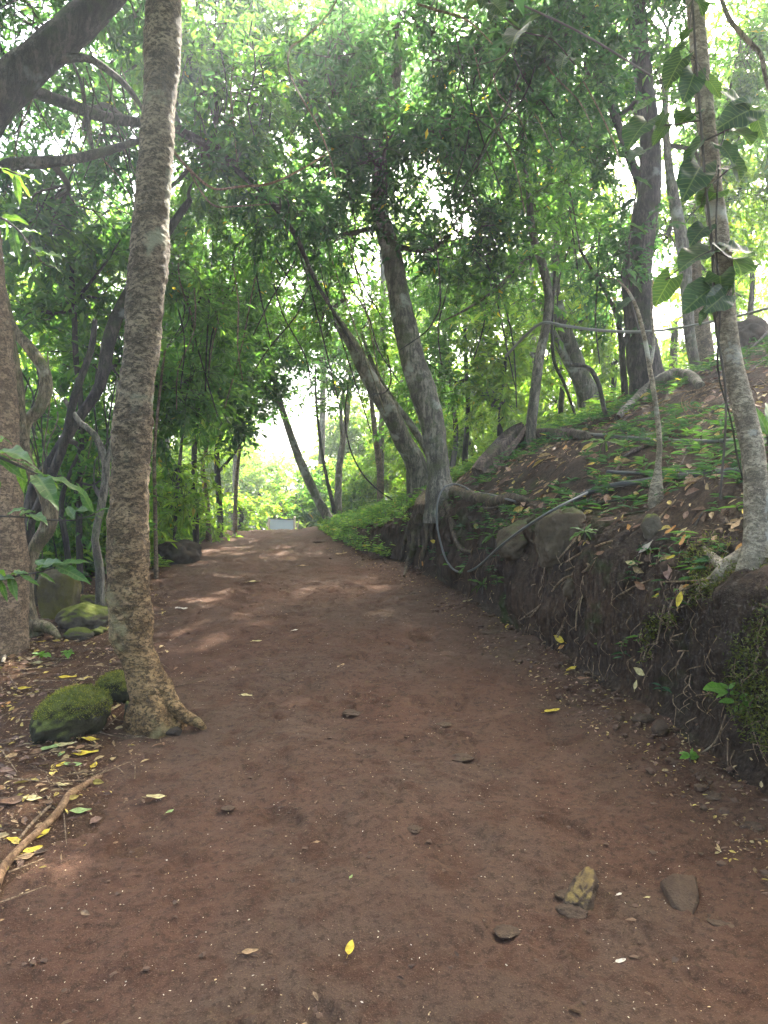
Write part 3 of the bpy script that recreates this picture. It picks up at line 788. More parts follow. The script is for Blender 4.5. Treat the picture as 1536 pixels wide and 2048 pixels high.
tree('slope_tree', 'big dark straight trunk high on the slope', [(1294, 778, 72), (1286, 700, 60), (1276, 620, 54), (1272, 550, 56), (1285, 470, 50), (1298, 380, 44), (1302, 300, 41), (1292, 200, 38), (1280, 100, 36), (1272, 0, 34), (1262, -250, 26), (1260, -600, 16)], Y=9.4, dY=.3, bark='bark_dark',
     limbs=[([(1296, 400, 24), (1265, 330, 19), (1236, 250, 16), (1212, 180, 13), (1205, 90, 9), (1190, -40, 6)], 9.6, 9.4)],
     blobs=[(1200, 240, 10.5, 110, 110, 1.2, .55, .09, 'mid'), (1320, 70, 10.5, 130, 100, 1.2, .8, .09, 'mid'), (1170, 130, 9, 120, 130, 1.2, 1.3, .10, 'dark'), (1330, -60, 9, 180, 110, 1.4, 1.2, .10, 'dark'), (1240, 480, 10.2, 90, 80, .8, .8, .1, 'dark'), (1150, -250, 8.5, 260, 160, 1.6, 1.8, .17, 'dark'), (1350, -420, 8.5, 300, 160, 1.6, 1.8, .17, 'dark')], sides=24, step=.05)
tree('slope_tree', 'grey-blue trunk between the big dark trunk and the near right tree', [(1390, 738, 20), (1378, 660, 21), (1372, 560, 25), (1362, 470, 25), (1345, 380, 20), (1336, 320, 16), (1330, 200, 12), (1335, 60, 8)], Y=10.4, bark='bark_grey',
     blobs=[(1450, -240, 10.5, 280, 150, 1.6, 1.6, .17, 'mid'), (1250, -330, 10.5, 260, 150, 1.6, 1.5, .17, 'mid'), (1330, 160, 10.4, 90, 90, 1.0, .8, .1, 'mid'), (1400, 330, 11, 100, 100, 1.0, .8, .09, 'mid'), (1330, 480, 12, 90, 80, 1.0, .5, .09, 'mid')], sides=14)  # clumps above the frame are unseen, added to block sun on the path
tree('slope_tree', 'short stout trunk leaning out of the slope behind the grey-blue trunk', [(1412, 705, 32), (1398, 620, 28), (1390, 540, 24), (1395, 420, 16), (1410, 300, 9)], Y=11.4, bark='bark_warm', blobs=[(1450, 420, 11.4, 120, 110, 1.2, 1.1, .11, 'bright'), (1500, 250, 11, 110, 120, 1.2, 1.1, .11, 'mid'), (1480, 90, 10.6, 130, 110, 1.2, 1.0, .09, 'mid'), (1430, 560, 12.5, 120, 90, 1.0, .9, .1, 'bright')], sides=12)
tree('slope_tree', 'slim dark sapling forked on the slope left of the big dark trunk', [(1250, 790, 15), (1245, 720, 12), (1240, 660, 11), (1225, 610, 9), (1190, 550, 7), (1160, 500, 5)], Y=9.6, bark='bark_dark', limbs=[([(1244, 700, 9), (1258, 650, 8), (1262, 590, 6), (1255, 530, 4)], 9.6, 9.6)], blobs=[(1200, 560, 9.6, 90, 80, .8, .9, .1, 'dark'), (1130, 330, 9.6, 100, 90, 1.0, 1.1, .1, 'dark')], sides=9)
g18 = onground(1505, 1150)
tree('right_tree', 'pale blotched slender tree at the right edge on top of the bank', [(1502, 1150, 62), (1510, 1095, 46), (1513, 1000, 46), (1505, 900, 44), (1490, 830, 42), (1468, 740, 40), (1455, 660, 38), (1447, 560, 38), (1440, 480, 38), (1428, 400, 38), (1418, 300, 36), (1408, 200, 34), (1398, 100, 34), (1390, 0, 33), (1380, -200, 30), (1365, -600, 22), (1360, -900, 14)],
     Y=g18[1], dY=.3, bark='bark_pale', sides=32, step=.025, rough=.07, rscale=12,
     roots=[(groundline([(1500, 1110), (1462, 1130), (1440, 1150), (1420, 1165), (1395, 1180)], .02), [.06, .05, .04, .03, .012]), (groundline([(1455, 1140), (1425, 1115), (1408, 1095)], .03), [.04, .028, .010]), (groundline([(1500, 1140), (1490, 1190), (1475, 1230), (1462, 1290)], .02), [.05, .03, .022, .010]), (groundline([(1510, 1140), (1530, 1170), (1545, 1220)], .02), [.05, .03, .015])],
     blobs=[(1250, -500, 5.0, 420, 240, 1.6, 1.6, .17, 'dark'), (1500, -900, 4.6, 420, 240, 1.6, 1.8, .17, 'dark'), (1000, -800, 5.5, 380, 220, 1.6, 1.8, .17, 'dark'),
            ('abs', (2.2, 1.4, 6.6), (2.3, 2.4, 1.0), 5200, .17, 'mid'), ('abs', (4.6, 3.2, 6.6), (2.2, 2.4, 1.3), 4600, .17, 'mid'), ('abs', (2.2, -2.2, 6.4), (2.6, 2.0, 1.0), 4200, .17, 'mid')])  # unseen overhead clumps added to keep blue skylight off the foreground
tree('slope_sapling', 'whitish forked sapling on a mossy knob in front of the slope', [(1310, 1030, 30), (1312, 985, 30), (1316, 935, 14), (1319, 880, 11), (1310, 800, 10), (1300, 740, 10), (1290, 680, 9), (1275, 620, 7), (1255, 580, 5), (1235, 560, 3)], Y=5.2, bark='bark_pale', limbs=[([(1300, 735, 6), (1308, 690, 5), (1303, 620, 4), (1306, 560, 3)], 5.2, 5.3)], sides=12, step=.05)

# ------------------------------------------------------------------ thicket on the left
tree('thicket_tree', 'upright dark sapling in the middle of the left thicket', [(160, 1150, 13), (158, 1000, 12), (163, 830, 12), (152, 720, 12), (148, 620, 11), (140, 520, 9), (125, 430, 6)], Y=7.6, bark='bark_dark', limbs=[([(150, 600, 7), (185, 560, 6), (215, 520, 5), (240, 480, 3)], 7.6, 7.4), ([(146, 540, 6), (110, 500, 5), (80, 460, 3)], 7.6, 7.5)],
     blobs=[(110, 480, 7.4, 120, 90, .9, 1.5, .12, 'mid'), (200, 600, 8.0, 100, 90, .9, 1.3, .12, 'mid'), (70, 620, 7.8, 100, 90, .9, 1.2, .12, 'mid')], sides=10)
tree('thicket_tree', 'thick dark stem slanting right behind the tall mottled trunk', [(60, 1010, 24), (108, 915, 22), (158, 835, 22), (200, 770, 24), (222, 665, 26), (262, 580, 26), (310, 500, 20), (380, 400, 12)], Y=6.9, dY=.6, bark='bark_dark', blobs=[(200, 740, 8.2, 100, 90, .9, 1.2, .12, 'mid'), (400, 330, 8, 100, 90, .9, 1.1, .1, 'mid')], sides=12)
tree('thicket_tree', 'dark twin stem crossing the slanting thicket stem', [(48, 1090, 20), (90, 985, 19), (130, 880, 17), (150, 790, 15), (182, 700, 13), (190, 640, 9)], Y=6.6, bark='bark_dark', blobs=[(160, 880, 8.5, 110, 80, .9, 1.3, .12, 'mid')], sides=10)
tree('thicket_tree', 'bent grey-brown stem forking beside the tall mottled trunk', [(200, 1140, 18), (190, 1080, 16), (205, 1000, 16), (212, 930, 17), (190, 870, 14), (160, 845, 11), (130, 800, 8)], Y=6.6, bark='bark_grey', limbs=[([(212, 930, 13), (226, 880, 10), (232, 820, 7), (236, 760, 5)], 6.6, 6.6)], blobs=[(180, 980, 8.2, 110, 80, .9, 1.3, .12, 'mid')], sides=11)
tree('thicket_tree', 'crooked dark stem with yellow leaves low in the left thicket', [(140, 1160, 12), (132, 1080, 11), (122, 1010, 12), (135, 960, 9), (160, 900, 6)], Y=7.3, bark='bark_dark', blobs=[(120, 930, 8.8, 120, 70, .9, 1.4, .12, 'bright'), (60, 800, 8.4, 110, 90, .9, 1.3, .12, 'mid')], sides=9)
tree('thicket_tree', 'leafy sapling filling the gap left of the crest path', [(350, 1085, 9), (352, 1000, 8), (360, 920, 7), (366, 850, 5)], Y=10.5, bark='bark_grey', blobs=[(360, 930, 10.5, 70, 80, .8, 1.2, .1, 'bright'), (340, 1020, 10.5, 60, 50, .7, 1.3, .1, 'bright')], sides=8)
tree('thicket_tree', 'broad leafed young tree spreading over the left thicket', [(255, 1110, 14), (250, 1000, 12), (246, 880, 11), (252, 760, 9), (230, 640, 6)], Y=8.8, bark='bark_grey', blobs=[(230, 560, 8.8, 120, 100, 1.0, 1.3, .13, 'mid'), (120, 720, 9.5, 130, 90, 1.0, 1.2, .13, 'bright'), (380, 760, 9.6, 110, 110, 1.0, 1.7, .11, 'mid')], sides=9)
tree('thicket_tree', 'shaded dark crowned tree above the left side of the path', [(392, 1060, 12), (388, 960, 11), (392, 850, 10), (410, 720, 8), (430, 600, 6)], Y=11.5, bark='bark_dark', blobs=[(420, 560, 11.5, 120, 110, 1.3, 1.6, .11, 'mid'), (520, 600, 12, 110, 100, 1.2, 1.4, .11, 'mid'), (450, 820, 12.5, 80, 60, 1.0, 1.6, .12, 'dark')], sides=9)
i = 0
for (cx, by, Y, w, top, k) in ((60, 1140, 8.2, 110, 1030, 'mid'), (170, 1150, 8.8, 90, 1060, 'bright'), (225, 1120, 9.4, 70, 1010, 'bright'), (20, 1050, 9.5, 110, 930, 'mid'), (340, 1075, 11.2, 60, 1020, 'bright'), (390, 1060, 12.5, 60, 1005, 'bright'), (480, 1050, 16.5, 50, 1000, 'bright'), (140, 1020, 10, 110, 900, 'bright'), (280, 1070, 11.8, 70, 960, 'bright')):
    lab = ['leafy green bush behind the winding liana', 'yellowish bush behind the big mossy boulder', 'bright bush hard against the left side of the tall mottled trunk', 'green bush behind the thick left edge trunk', 'low bright bush beside the dark boulder left of the path',
           'low sunny bush at the left rim of the path below the crest', 'small glowing bush left of the board at the crest', 'sunlit bush deep in the left thicket between dark stems', 'bright bush just right of the tall mottled trunk'][i]
    i += 1
    hh = (by - top)
    tree('bush', lab, [(cx, by, 10), (cx + 4, by - hh * .4, 7), (cx - 3, by - hh * .7, 4)], Y=Y, bark='bark_dark', cat='bush', sides=6,
         blobs=[(cx, (by + top) / 2, Y, w, hh * .55, .8, 1.7, .11, k)], step=.2)

# ------------------------------------------------------------------ understorey on the right and behind
for (cx, by, Y, tops, k, lab) in (
        (930, 900, 13, [(930, 620, 110, 100), (900, 760, 80, 80)], 'mid', 'thin understorey tree right behind the curved rooted tree'),
        (1000, 860, 12, [(1010, 690, 90, 90), (990, 800, 70, 60)], 'bright', 'bright understorey tree left of the slim curving grey tree'),
        (1120, 840, 14, [(1120, 720, 90, 80), (1140, 560, 90, 80)], 'bright', 'glowing understorey tree behind the leaning mottled trunk'),
        (1225, 800, 13, [(1220, 700, 70, 80), (1230, 380, 60, 60)], 'bright', 'sunlit understorey tree left of the big dark trunk'),
        (905, 930, 15, [(880, 560, 90, 90), (830, 800, 70, 90)], 'mid', 'tall understorey tree above the slanting trunk'),
        (1345, 720, 14, [(1350, 700, 60, 40), (1440, 580, 90, 70)], 'bright', 'bright sapling on the ridge between the dark trunk and right tree'),
        (1500, 640, 12, [(1500, 470, 90, 100), (1520, 100, 90, 110)], 'bright', 'yellow-green tree at the far right above the dark boulder')):
    tree('understorey_tree', lab, [(cx, by, 12), (cx + 6, by - 80, 10), (tops[0][0], tops[0][1] + 40, 7), (tops[0][0] + 5, tops[0][1] - 50, 4)], Y=Y, bark='bark_dark', sides=7, step=.25,
         blobs=[(a, b, Y, c, d, 1.1, 1.25, .12, k) for a, b, c, d in tops])
for (cx, cy, Y, rx, rz, k, lab) in (
        (520, 985, 25, 110, 55, 'pale', 'pale green round bush beyond the crest left of the board'), (600, 990, 23, 90, 55, 'mid', 'dense green bush right behind the pale board'),
        (470, 950, 28, 90, 60, 'pale', 'tall yellow-green bush beyond the left shoulder of the crest'), (650, 960, 27, 80, 55, 'pale', 'bushy pale shrub behind the slender leaning tree'),
        (720, 960, 22, 70, 55, 'bright', 'bright shrub at the foot of the forked trunk'), (400, 920, 24, 90, 80, 'bright', 'sunny tall shrub behind the three little crest stems'),
        (790, 900, 22, 80, 60, 'bright', 'vivid green shrub behind the slanting trunk'), (330, 960, 20, 70, 80, 'bright', 'sunlit shrub behind the thin brown sapling'),
        (860, 930, 17, 70, 60, 'bright', 'bright shrub right behind the foot of the curved rooted tree'), (940, 880, 16, 80, 60, 'bright', 'yellow-green shrub behind the dead wood slab'),
        (1020, 840, 17, 80, 60, 'bright', 'yellow-green shrub left of the slim curving grey tree foot'), (1110, 800, 16, 80, 60, 'bright', 'glowing shrub between the slim tree and the leaning mottled trunk'),
        (1215, 770, 15.5, 70, 55, 'bright', 'glowing shrub just left of the big dark trunk foot'), (1345, 720, 16, 60, 40, 'bright', 'low glowing shrub on the ridge right of the big dark trunk'),
        (700, 880, 26, 80, 70, 'pale', 'tall pale shrub behind the forked trunk'), (820, 830, 26, 90, 80, 'bright', 'tall bright shrub behind the slanting trunks'),
        (900, 780, 24, 90, 80, 'mid', 'tall green shrub behind the curved rooted trunk'), (1000, 740, 23, 90, 80, 'bright', 'tall bright shrub behind the yellow-green shrubs'),
        (440, 860, 27, 80, 70, 'bright', 'tall bright shrub behind the little crest stems'), (250, 900, 19, 90, 100, 'bright', 'tall bright shrub behind the tall mottled trunk'), (120, 950, 17, 110, 110, 'bright', 'tall bright shrub deep behind the left thicket'), (0, 950, 16, 110, 120, 'bright', 'tall bright shrub behind the left edge trunk'),
        (560, 1010, 21, 26, 22, 'bright', 'small light green plant growing in front of the pale board')):
    tree('shrub', lab, [(cx, 1075, 10), (cx + 3, cy + rz * .4, 8), (cx - 3, cy, 5)], Y=Y, bark='bark_dark', cat='shrub', sides=6, step=.4,
         blobs=[(cx, cy, Y, rx, rz, 1.6, 2.2, .13, k), (cx, cy + rz, Y, rx * 1.05, rz * .8, 1.6, 1.5, .13, k)])
# tall trees far behind, seen as a bright backdrop through the gaps
for (cx, cy, Y, rx, rz, k, tau, lab) in (
        (-40, 700, 17, 190, 260, 'bright', 1.3, 'hazy bright tree far behind the thick left edge trunk'), (160, 560, 19, 170, 230, 'bright', 1.2, 'tall bright tree far behind the upright thicket sapling'),
        (330, 620, 21, 150, 250, 'bright', 1.3, 'tall sunlit tree far behind the tall mottled trunk'), (470, 520, 23, 130, 230, 'mid', 1.3, 'tall tree far behind the little crest stems'),
        (640, 480, 24, 140, 200, 'pale', 1.0, 'pale tall tree far behind the slanting trunk'), (800, 600, 22, 130, 220, 'bright', 1.1, 'tall bright tree far behind the curved rooted tree'),
        (960, 480, 21, 150, 260, 'mid', 1.2, 'tall tree far behind the slim curving grey tree'), (1110, 560, 20, 130, 230, 'bright', 1.0, 'tall bright tree far behind the leaning mottled trunk'),
        (1470, 400, 18, 170, 250, 'bright', 1.0, 'tall yellow-green tree far behind the near right tree'), (760, 150, 17, 260, 170, 'mid', 1.7, 'high crowned tree whose leaves close the sky over the path'),
        (330, 150, 16, 240, 170, 'mid', 1.2, 'high crowned tree behind the limbs at upper left'), (1060, 170, 16, 230, 240, 'mid', 2.0, 'high crowned tree behind the leaves at upper right')):
    tree('far_tree', lab, [(cx, 1010, 14), (cx + 6, (cy + 1010) / 2, 12), (cx - 4, cy, 8), (cx + 4, cy - rz * .6, 4)], Y=Y, bark='bark_grey', sides=7, step=.4,
         blobs=[(cx, cy - rz * .45, Y, rx, rz * .55, 1.8, tau * .62, .14, k), (cx + rx * .1, cy + rz * .45, Y + .8, rx * .95, rz * .55, 1.8, tau * .75, .14, k)])
# distant wooded skyline
mb = MB()
r3 = np.random.default_rng(31)
n = 46
for q in range(n):
    x = r3.uniform(-60, 60); y = r3.uniform(48, 85)
    if abs(x / y + .145) < .05: continue
    base = -4.5
    hgt = r3.uniform(4, 7.5)
    foliage(mb, (x, y, base), (x, y, base + hgt * .62), (2.6, 2.2, hgt * .42), 600, .36, .18, 'pale', nsub=5, r0=.12, r=r3, simple=True, K=12)
tag(mb.build('distant_wood', [M['leaf'], M['twig']]), 'pale distant wood beyond the crest', 'wood', kind='stuff')

# ------------------------------------------------------------------ lianas and hanging vines
def line_thing(name, label, cat, pts, Y0, Y1, mkey, group=None, sides=7, step=.04, rough=.08, ground=False):
    m = len(pts)
    yy = np.linspace(Y0, Y1, m)
    P = [at(a, b, y) for (a, b, w), y in zip(pts, yy)]
    Rr = [pxr(w, y) for (a, b, w), y in zip(pts, yy)]
    mb = MB()
    tube(mb, P, Rr, sides, step=step, rough=rough, rscale=12)
    return tag(mb.build(name, M[mkey], None, True, origin=tuple(P[0])), label, cat, group)
gl = onground(72, 1262)[1] - .05
t = thing('winding_liana', at(72, 1262, gl), 'thick winding olive liana in front of the left edge trunk', 'liana')
mb = MB()
lp = [(72, 1275, 32), (66, 1250, 28), (57, 1210, 26), (55, 1170, 24), (60, 1130, 24), (70, 1095, 26), (93, 1060, 30), (101, 1020, 30), (82, 970, 27), (57, 930, 24), (47, 885, 22), (53, 845, 24), (78, 818, 25), (91, 780, 26), (88, 740, 24), (58, 695, 24), (25, 655, 22), (8, 600, 20), (-14, 500, 18)]
tube(mb, [at(a, b, gl + .02 * k) for k, (a, b, w) in enumerate(lp)], [pxr(w, gl) for a, b, w in lp], 14, step=.03, rough=.10, rscale=12)
mb.build('stem', M['liana'], t, True)
mb = MB()
lp = [(48, 880, 16), (42, 840, 20), (38, 780, 20), (30, 720, 18), (18, 660, 16), (2, 600, 14)]
tube(mb, [at(a, b, gl + .12) for (a, b, w) in lp], [pxr(w, gl) for a, b, w in lp], 12, step=.04, rough=.10, rscale=12)
mb.build('side_stem', M['liana'], t, True)
mb = MB()
tube(mb, [at(66, 1250, gl), at(95, 1255, gl - .05), at(112, 1268, gl - .08), at(125, 1285, gl - .08)], [.055, .05, .03, .012], 10, step=.03, rough=.1)
mb.build('root', M['liana'], t, True)

for (nm, lab, pts, Y0, Y1, mk) in (
        ('hanging_vine', 'pale vine bending down from the top centre of the canopy', [(678, -10, 4), (655, 30, 4), (610, 75, 4), (580, 98, 4.5), (578, 142, 4), (600, 190, 4), (632, 245, 4), (655, 300, 3.5), (672, 355, 3)], 6.5, 6.8, 'liana'),
        ('hanging_vine', 'pale horizontal vine crossing behind the tall mottled trunk', [(345, 300, 6), (375, 335, 6), (425, 376, 5), (480, 373, 5), (540, 367, 5), (600, 340, 4), (650, 310, 3)], 6.4, 6.9, 'root'),
        ('hanging_vine', 'drooping loop of vine below the horizontal pale vine', [(375, 332, 4), (400, 380, 4), (430, 412, 3.5), (480, 412, 3), (540, 408, 3)], 6.5, 6.7, 'liana'),
        ('hanging_vine', 'thin vine looping down to the herb slope by the rooted tree', [(696, 770, 3), (690, 830, 3), (698, 890, 3), (720, 940, 3), (750, 975, 3), (785, 1000, 3)], 9.6, 9.6, 'bark_dark'),
        ('hanging_vine', 'hooked thin vine left of the curved rooted trunk', [(775, 710, 3), (782, 760, 3), (770, 785, 3), (748, 788, 2.5)], 8.6, 8.6, 'bark_dark'),
        ('hanging_vine', 'thin arching vine right of the curved rooted trunk', [(868, 470, 3.5), (878, 540, 3.5), (880, 610, 3.5), (868, 640, 3.5), (850, 665, 3), (800, 700, 2)], 7.6, 7.8, 'bark_dark'),
        ('hanging_vine', 'dark knotted vine hanging behind the dead log', [(1110, 540, 6), (1104, 640, 6), (1108, 720, 7), (1130, 770, 6), (1150, 830, 5)], 8.9, 9.0, 'bark_dark'),
        ('hanging_vine', 'dark stubby vine arching over the slope left of the whitish sapling', [(1140, 730, 9), (1175, 735, 10), (1196, 765, 9), (1206, 810, 9), (1217, 852, 8), (1220, 880, 6)], 8.2, 8.2, 'bark_dark'),
        ('hanging_vine', 'thin dark vine running down beside the near right trunk', [(1437, 330, 4), (1432, 480, 4), (1440, 620, 4), (1436, 740, 4), (1462, 840, 4), (1478, 930, 4), (1505, 1010, 3)], 3.75, 3.8, 'bark_dark'),
        ('hanging_vine', 'curved twig vine at the top right of centre', [(835, 8, 5), (880, 22, 5), (925, 35, 5), (958, 60, 4), (985, 88, 3)], 6.0, 6.1, 'liana'),
        ('hanging_vine', 'bare grey limb bending at the upper right corner', [(1440, -10, 9), (1460, 40, 10), (1495, 80, 10), (1522, 110, 10), (1530, 150, 9), (1545, 200, 7)], 5.5, 5.6, 'bark_grey'),
        ('hanging_vine', 'dark cord of vine down the upper left limbs', [(130, 90, 5), (160, 160, 6), (170, 215, 9), (178, 260, 11), (186, 300, 6)], 6.3, 6.2, 'bark_dark')):
    line_thing(nm, lab, 'vine', pts, Y0, Y1, mk)
ORD = ['first', 'second', 'third', 'fourth', 'fifth', 'sixth', 'seventh', 'eighth', 'ninth', 'tenth', 'eleventh', 'twelfth', 'thirteenth', 'fourteenth', 'fifteenth', 'sixteenth']
r4 = np.random.default_rng(77)
for (x0, x1, y0, y1, n, yy, lab, grp) in ((372, 540, -20, 330, 16, 7.4, 'thin dark strand in the hanging bunch right of the tall trunk', 'dark strands right of the tall trunk'),
                              (10, 280, 60, 520, 14, 6.6, 'thin bare twig crossing the upper left limbs', 'bare twigs at upper left'),
                              (900, 1200, 300, 820, 9, 9.4, 'thin straight stem among the understorey right of centre', 'thin stems right of centre'),
                              (0, 240, 700, 1140, 16, 7.2, 'thin dark stem tangled low in the left thicket', 'thin stems in the left thicket'),
                              (480, 760, 380, 860, 14, 9.6, 'fine bare twig left of the curved rooted trunk', 'fine twigs left of the rooted trunk'),
                              (860, 1240, 40, 420, 14, 7.8, 'fine bare twig among the upper right leaves', 'fine twigs at upper right'),
                              (330, 520, 450, 860, 10, 8.6, 'fine dark stem right of the tall mottled trunk', 'fine stems right of the tall trunk')):
    for q, x in enumerate(sorted(r4.uniform(x0, x1, n))):
        ya = r4.uniform(y0, y0 + (y1 - y0) * .4); yb = r4.uniform(ya + (y1 - y0) * .3, y1 + 10)
        if 'bunch' in lab: dx = r4.uniform(-40, 12)
        elif 'twig' in lab: dx = r4.uniform(60, 130) * r4.choice([-1, 1, 1])
        else: dx = r4.uniform(-60, 60)
        pts = [(x, ya, 3.2), (x + dx * .3 + r4.uniform(-14, 14), ya + (yb - ya) * .33, 3.4), (x + dx * .7 + r4.uniform(-14, 14), ya + (yb - ya) * .68, 3.2), (x + dx, yb, 2.4)]
        line_thing('thin_stem', lab + ', ' + ORD[q] + ' from the left', 'stem', pts, yy + r4.uniform(-.5, .8), yy + r4.uniform(-.5, .8), 'bark_dark' if r4.random() < .7 else 'liana', grp, 5, .15, 0)

# ------------------------------------------------------------------ hoses, pipes, fallen wood
def ground_tube(name, label, cat, pts, mkey, lift=None, group=None, sides=8, rough=0.0, wpx=None, sag=None, step=.03):
    P, Rr = [], []
    for (a, b, w) in pts:
        g = onground(a, b)
        r_ = pxr(w, g[1])
        v = np.array([0, 0, CAMZ]) - g
        g = g + v / np.linalg.norm(v) * (r_ * .6 if lift is None else lift) + np.array([0, 0, r_ * .3])
        P.append(g); Rr.append(r_)
    mb = MB()
    tube(mb, P, Rr, sides, step=step, rough=rough, rscale=16)
    return tag(mb.build(name, M[mkey], None, True, origin=tuple(P[0])), label, cat, group)
hy = 7.75
hp = [(1030, 1003, 7.6), (985, 990, 7.75), (945, 983, 7.9), (925, 972, 7.95), (905, 968, 7.95), (886, 978, 7.85), (875, 1005, 7.75), (874, 1045, 7.7), (881, 1085, 7.6), (894, 1122, 7.4), (912, 1142, 7.2), (935, 1143, 7.0), (960, 1130, 6.8), (1000, 1093, 6.0), (1050, 1055, 5.5), (1110, 1018, 5.25), (1175, 985, 5.4)]
mb = MB()
hp3 = []
for a, b, y in hp:
    g = onground(a, b)
    hp3.append(at(a, b, min(y, g[1] - .17)))
tube(mb, hp3, [.0098] * len(hp3), 8, step=.03)
tag(mb.build('garden_hose', M['hose'], None, True, origin=tuple(hp3[0])), 'grey hose hanging in a loop down the bank below the rooted tree', 'hose')
ground_tube('water_pipe', 'dark pipe running along the bank top from the hose loop to the right tree', 'pipe', [(1150, 1000, 11), (1180, 985, 11), (1230, 972, 11), (1280, 965, 11), (1340, 955, 11), (1400, 950, 11), (1460, 944, 11), (1545, 938, 11)], 'pipe', .03)
ground_tube('water_pipe', 'second dark pipe just above the first on the bank top', 'pipe', [(1215, 945, 8), (1270, 948, 8), (1330, 946, 8), (1400, 944, 9), (1470, 940, 9), (1545, 930, 9)], 'pipe', .04)
ground_tube('water_pipe', 'grey pipe crossing the slope behind the whitish sapling', 'pipe', [(1050, 868, 6), (1120, 868, 6), (1180, 870, 7), (1250, 876, 8), (1320, 882, 8), (1400, 884, 8), (1480, 882, 8), (1545, 880, 8)], 'hose', .03)
line_thing('overhead_hose', 'pale hose strung through the air across the slope trees', 'hose', [(1012, 712, 6), (1050, 672, 6), (1085, 646, 6), (1130, 652, 6), (1190, 660, 6), (1260, 664, 6), (1330, 660, 5), (1400, 648, 5), (1450, 638, 5), (1500, 626, 5.5), (1560, 610, 6)], 8.2, 5.2, 'cable', rough=0)
ground_tube('surface_root', 'reddish root lying along the lower left edge of the path', 'root', [(-12, 1775, 24), (6, 1740, 19), (36, 1702, 15), (78, 1664, 15), (116, 1626, 15), (138, 1592, 14), (160, 1578, 13), (186, 1562, 11), (205, 1552, 4)], 'rootred', .012, sides=14, rough=.12, step=.015)
ground_tube('surface_root', 'thin twig root curling left of the reddish root', 'root', [(38, 1680, 6), (62, 1650, 7), (92, 1620, 7), (104, 1605, 6), (92, 1592, 4)], 'root', .008, sides=7, rough=.1, step=.02)
ground_tube('mossy_root', 'mossy arching root at the foot of the big dark trunk', 'root', [(1235, 838, 14), (1262, 810, 17), (1292, 782, 19), (1325, 760, 20), (1352, 750, 20), (1382, 756, 20), (1402, 775, 16)], 'bark_grey', .10, sides=12, rough=.15)
ground_tube('fallen_log', 'grey horizontal dead log lying behind the leaning slab of wood', 'log', [(1042, 882, 26), (1060, 874, 25), (1100, 872, 24), (1140, 872, 23), (1172, 876, 20)], 'wood', .10, sides=14, rough=.14, step=.03)
# leaning slab of dead wood
a0 = onground(962, 957) + np.array([0, -.04, .02]); a1 = at(1046, 866, onground(1046, 885)[1]) + np.array([0, -.05, .03])
mb = MB()
u = np.linspace(0, 1, 26); w_ = np.linspace(-1, 1, 13)
ax = a1 - a0; Lx = np.linalg.norm(ax); ax /= Lx
sd_ = nrm(np.cross(ax, np.array([-.35, -1., .55]))); nn = np.cross(sd_, ax)
U, Wv = np.meshgrid(u, w_, indexing='ij')
half = (.165 * (1 - .35 * U) * np.clip(1.0 - (np.abs(U - .42) / .62) ** 4, .25, 1))
th = .04 + .03 * (1 - Wv ** 2)
ridg = .030 * fbm(np.stack([Wv * 5 + 3, U * 1.2, 0 * U], -1), 3)
top = a0 + ax * (U * Lx)[..., None] + sd_ * (Wv * half)[..., None] + nn * (th + ridg + .05 * Wv ** 2)[..., None]
bot = a0 + ax * (U * Lx)[..., None] + sd_ * (Wv * half * .95)[..., None] - nn * (.03 + 0 * U)[..., None]
m_, n_ = U.shape
V = np.concatenate([top.reshape(-1, 3), bot.reshape(-1, 3)])
ii = np.arange(m_ - 1)[:, None] * n_; jj = np.arange(n_ - 1)[None, :]
q1 = np.stack([ii + jj, ii + jj + 1, ii + n_ + jj + 1, ii + n_ + jj], -1).reshape(-1, 4)
off = m_ * n_
rim = [k for k in range(n_)] + [k * n_ + n_ - 1 for k in range(1, m_)] + [(m_ - 1) * n_ + k for k in range(n_ - 2, -1, -1)] + [k * n_ for k in range(m_ - 2, 0, -1)]
q2 = [[rim[k], rim[(k + 1) % len(rim)], rim[(k + 1) % len(rim)] + off, rim[k] + off] for k in range(len(rim))]
mb.add(V, np.concatenate([q1, q1[:, ::-1] + off, np.array(q2)]))
tag(mb.build('dead_wood_slab', M['wood'], None, True, origin=tuple(a0)), 'dark weathered slab of dead wood leaning on the slope by the rooted tree', 'log')
for (lab, pts, mk) in (
        ('pale stick propped against the dead log', [(1085, 900, 4), (1100, 880, 4), (1112, 862, 4)], 'root'), ('second pale stick leaning on the dead log further right', [(1125, 895, 4), (1135, 875, 4), (1142, 858, 4)], 'root'),
        ('grey stick lying on the slope below the big dark trunk', [(1180, 875, 5), (1240, 845, 5), (1300, 815, 4)], 'wood'), ('weathered branch on the slope right of the dead log', [(1240, 920, 7), (1275, 900, 8), (1320, 885, 6)], 'wood'),
        ('dark stick among the litter behind the near right tree', [(1430, 760, 6), (1480, 720, 6), (1540, 660, 5)], 'bark_dark'), ('second dark stick among the litter behind the near right tree', [(1440, 790, 5), (1500, 745, 5), (1545, 700, 5)], 'wood'),
        ('thin stick lying below the mossy knob', [(1250, 1080, 4), (1285, 1058, 4), (1312, 1042, 3)], 'root'), ('short bare twig lying at the far left edge', [(5, 1328, 8), (12, 1300, 8), (8, 1272, 6)], 'bark_pale'),
        ('dark stick lying across the bank top by the pipes', [(1180, 1010, 5), (1240, 1000, 5), (1290, 998, 4)], 'bark_dark'), ('thin pale stick in the litter by the right tree foot', [(1430, 1110, 4), (1370, 1125, 4), (1335, 1140, 3)], 'root')):
    ground_tube('stick', lab, 'stick', pts, mk, .03, sides=6, rough=.1)

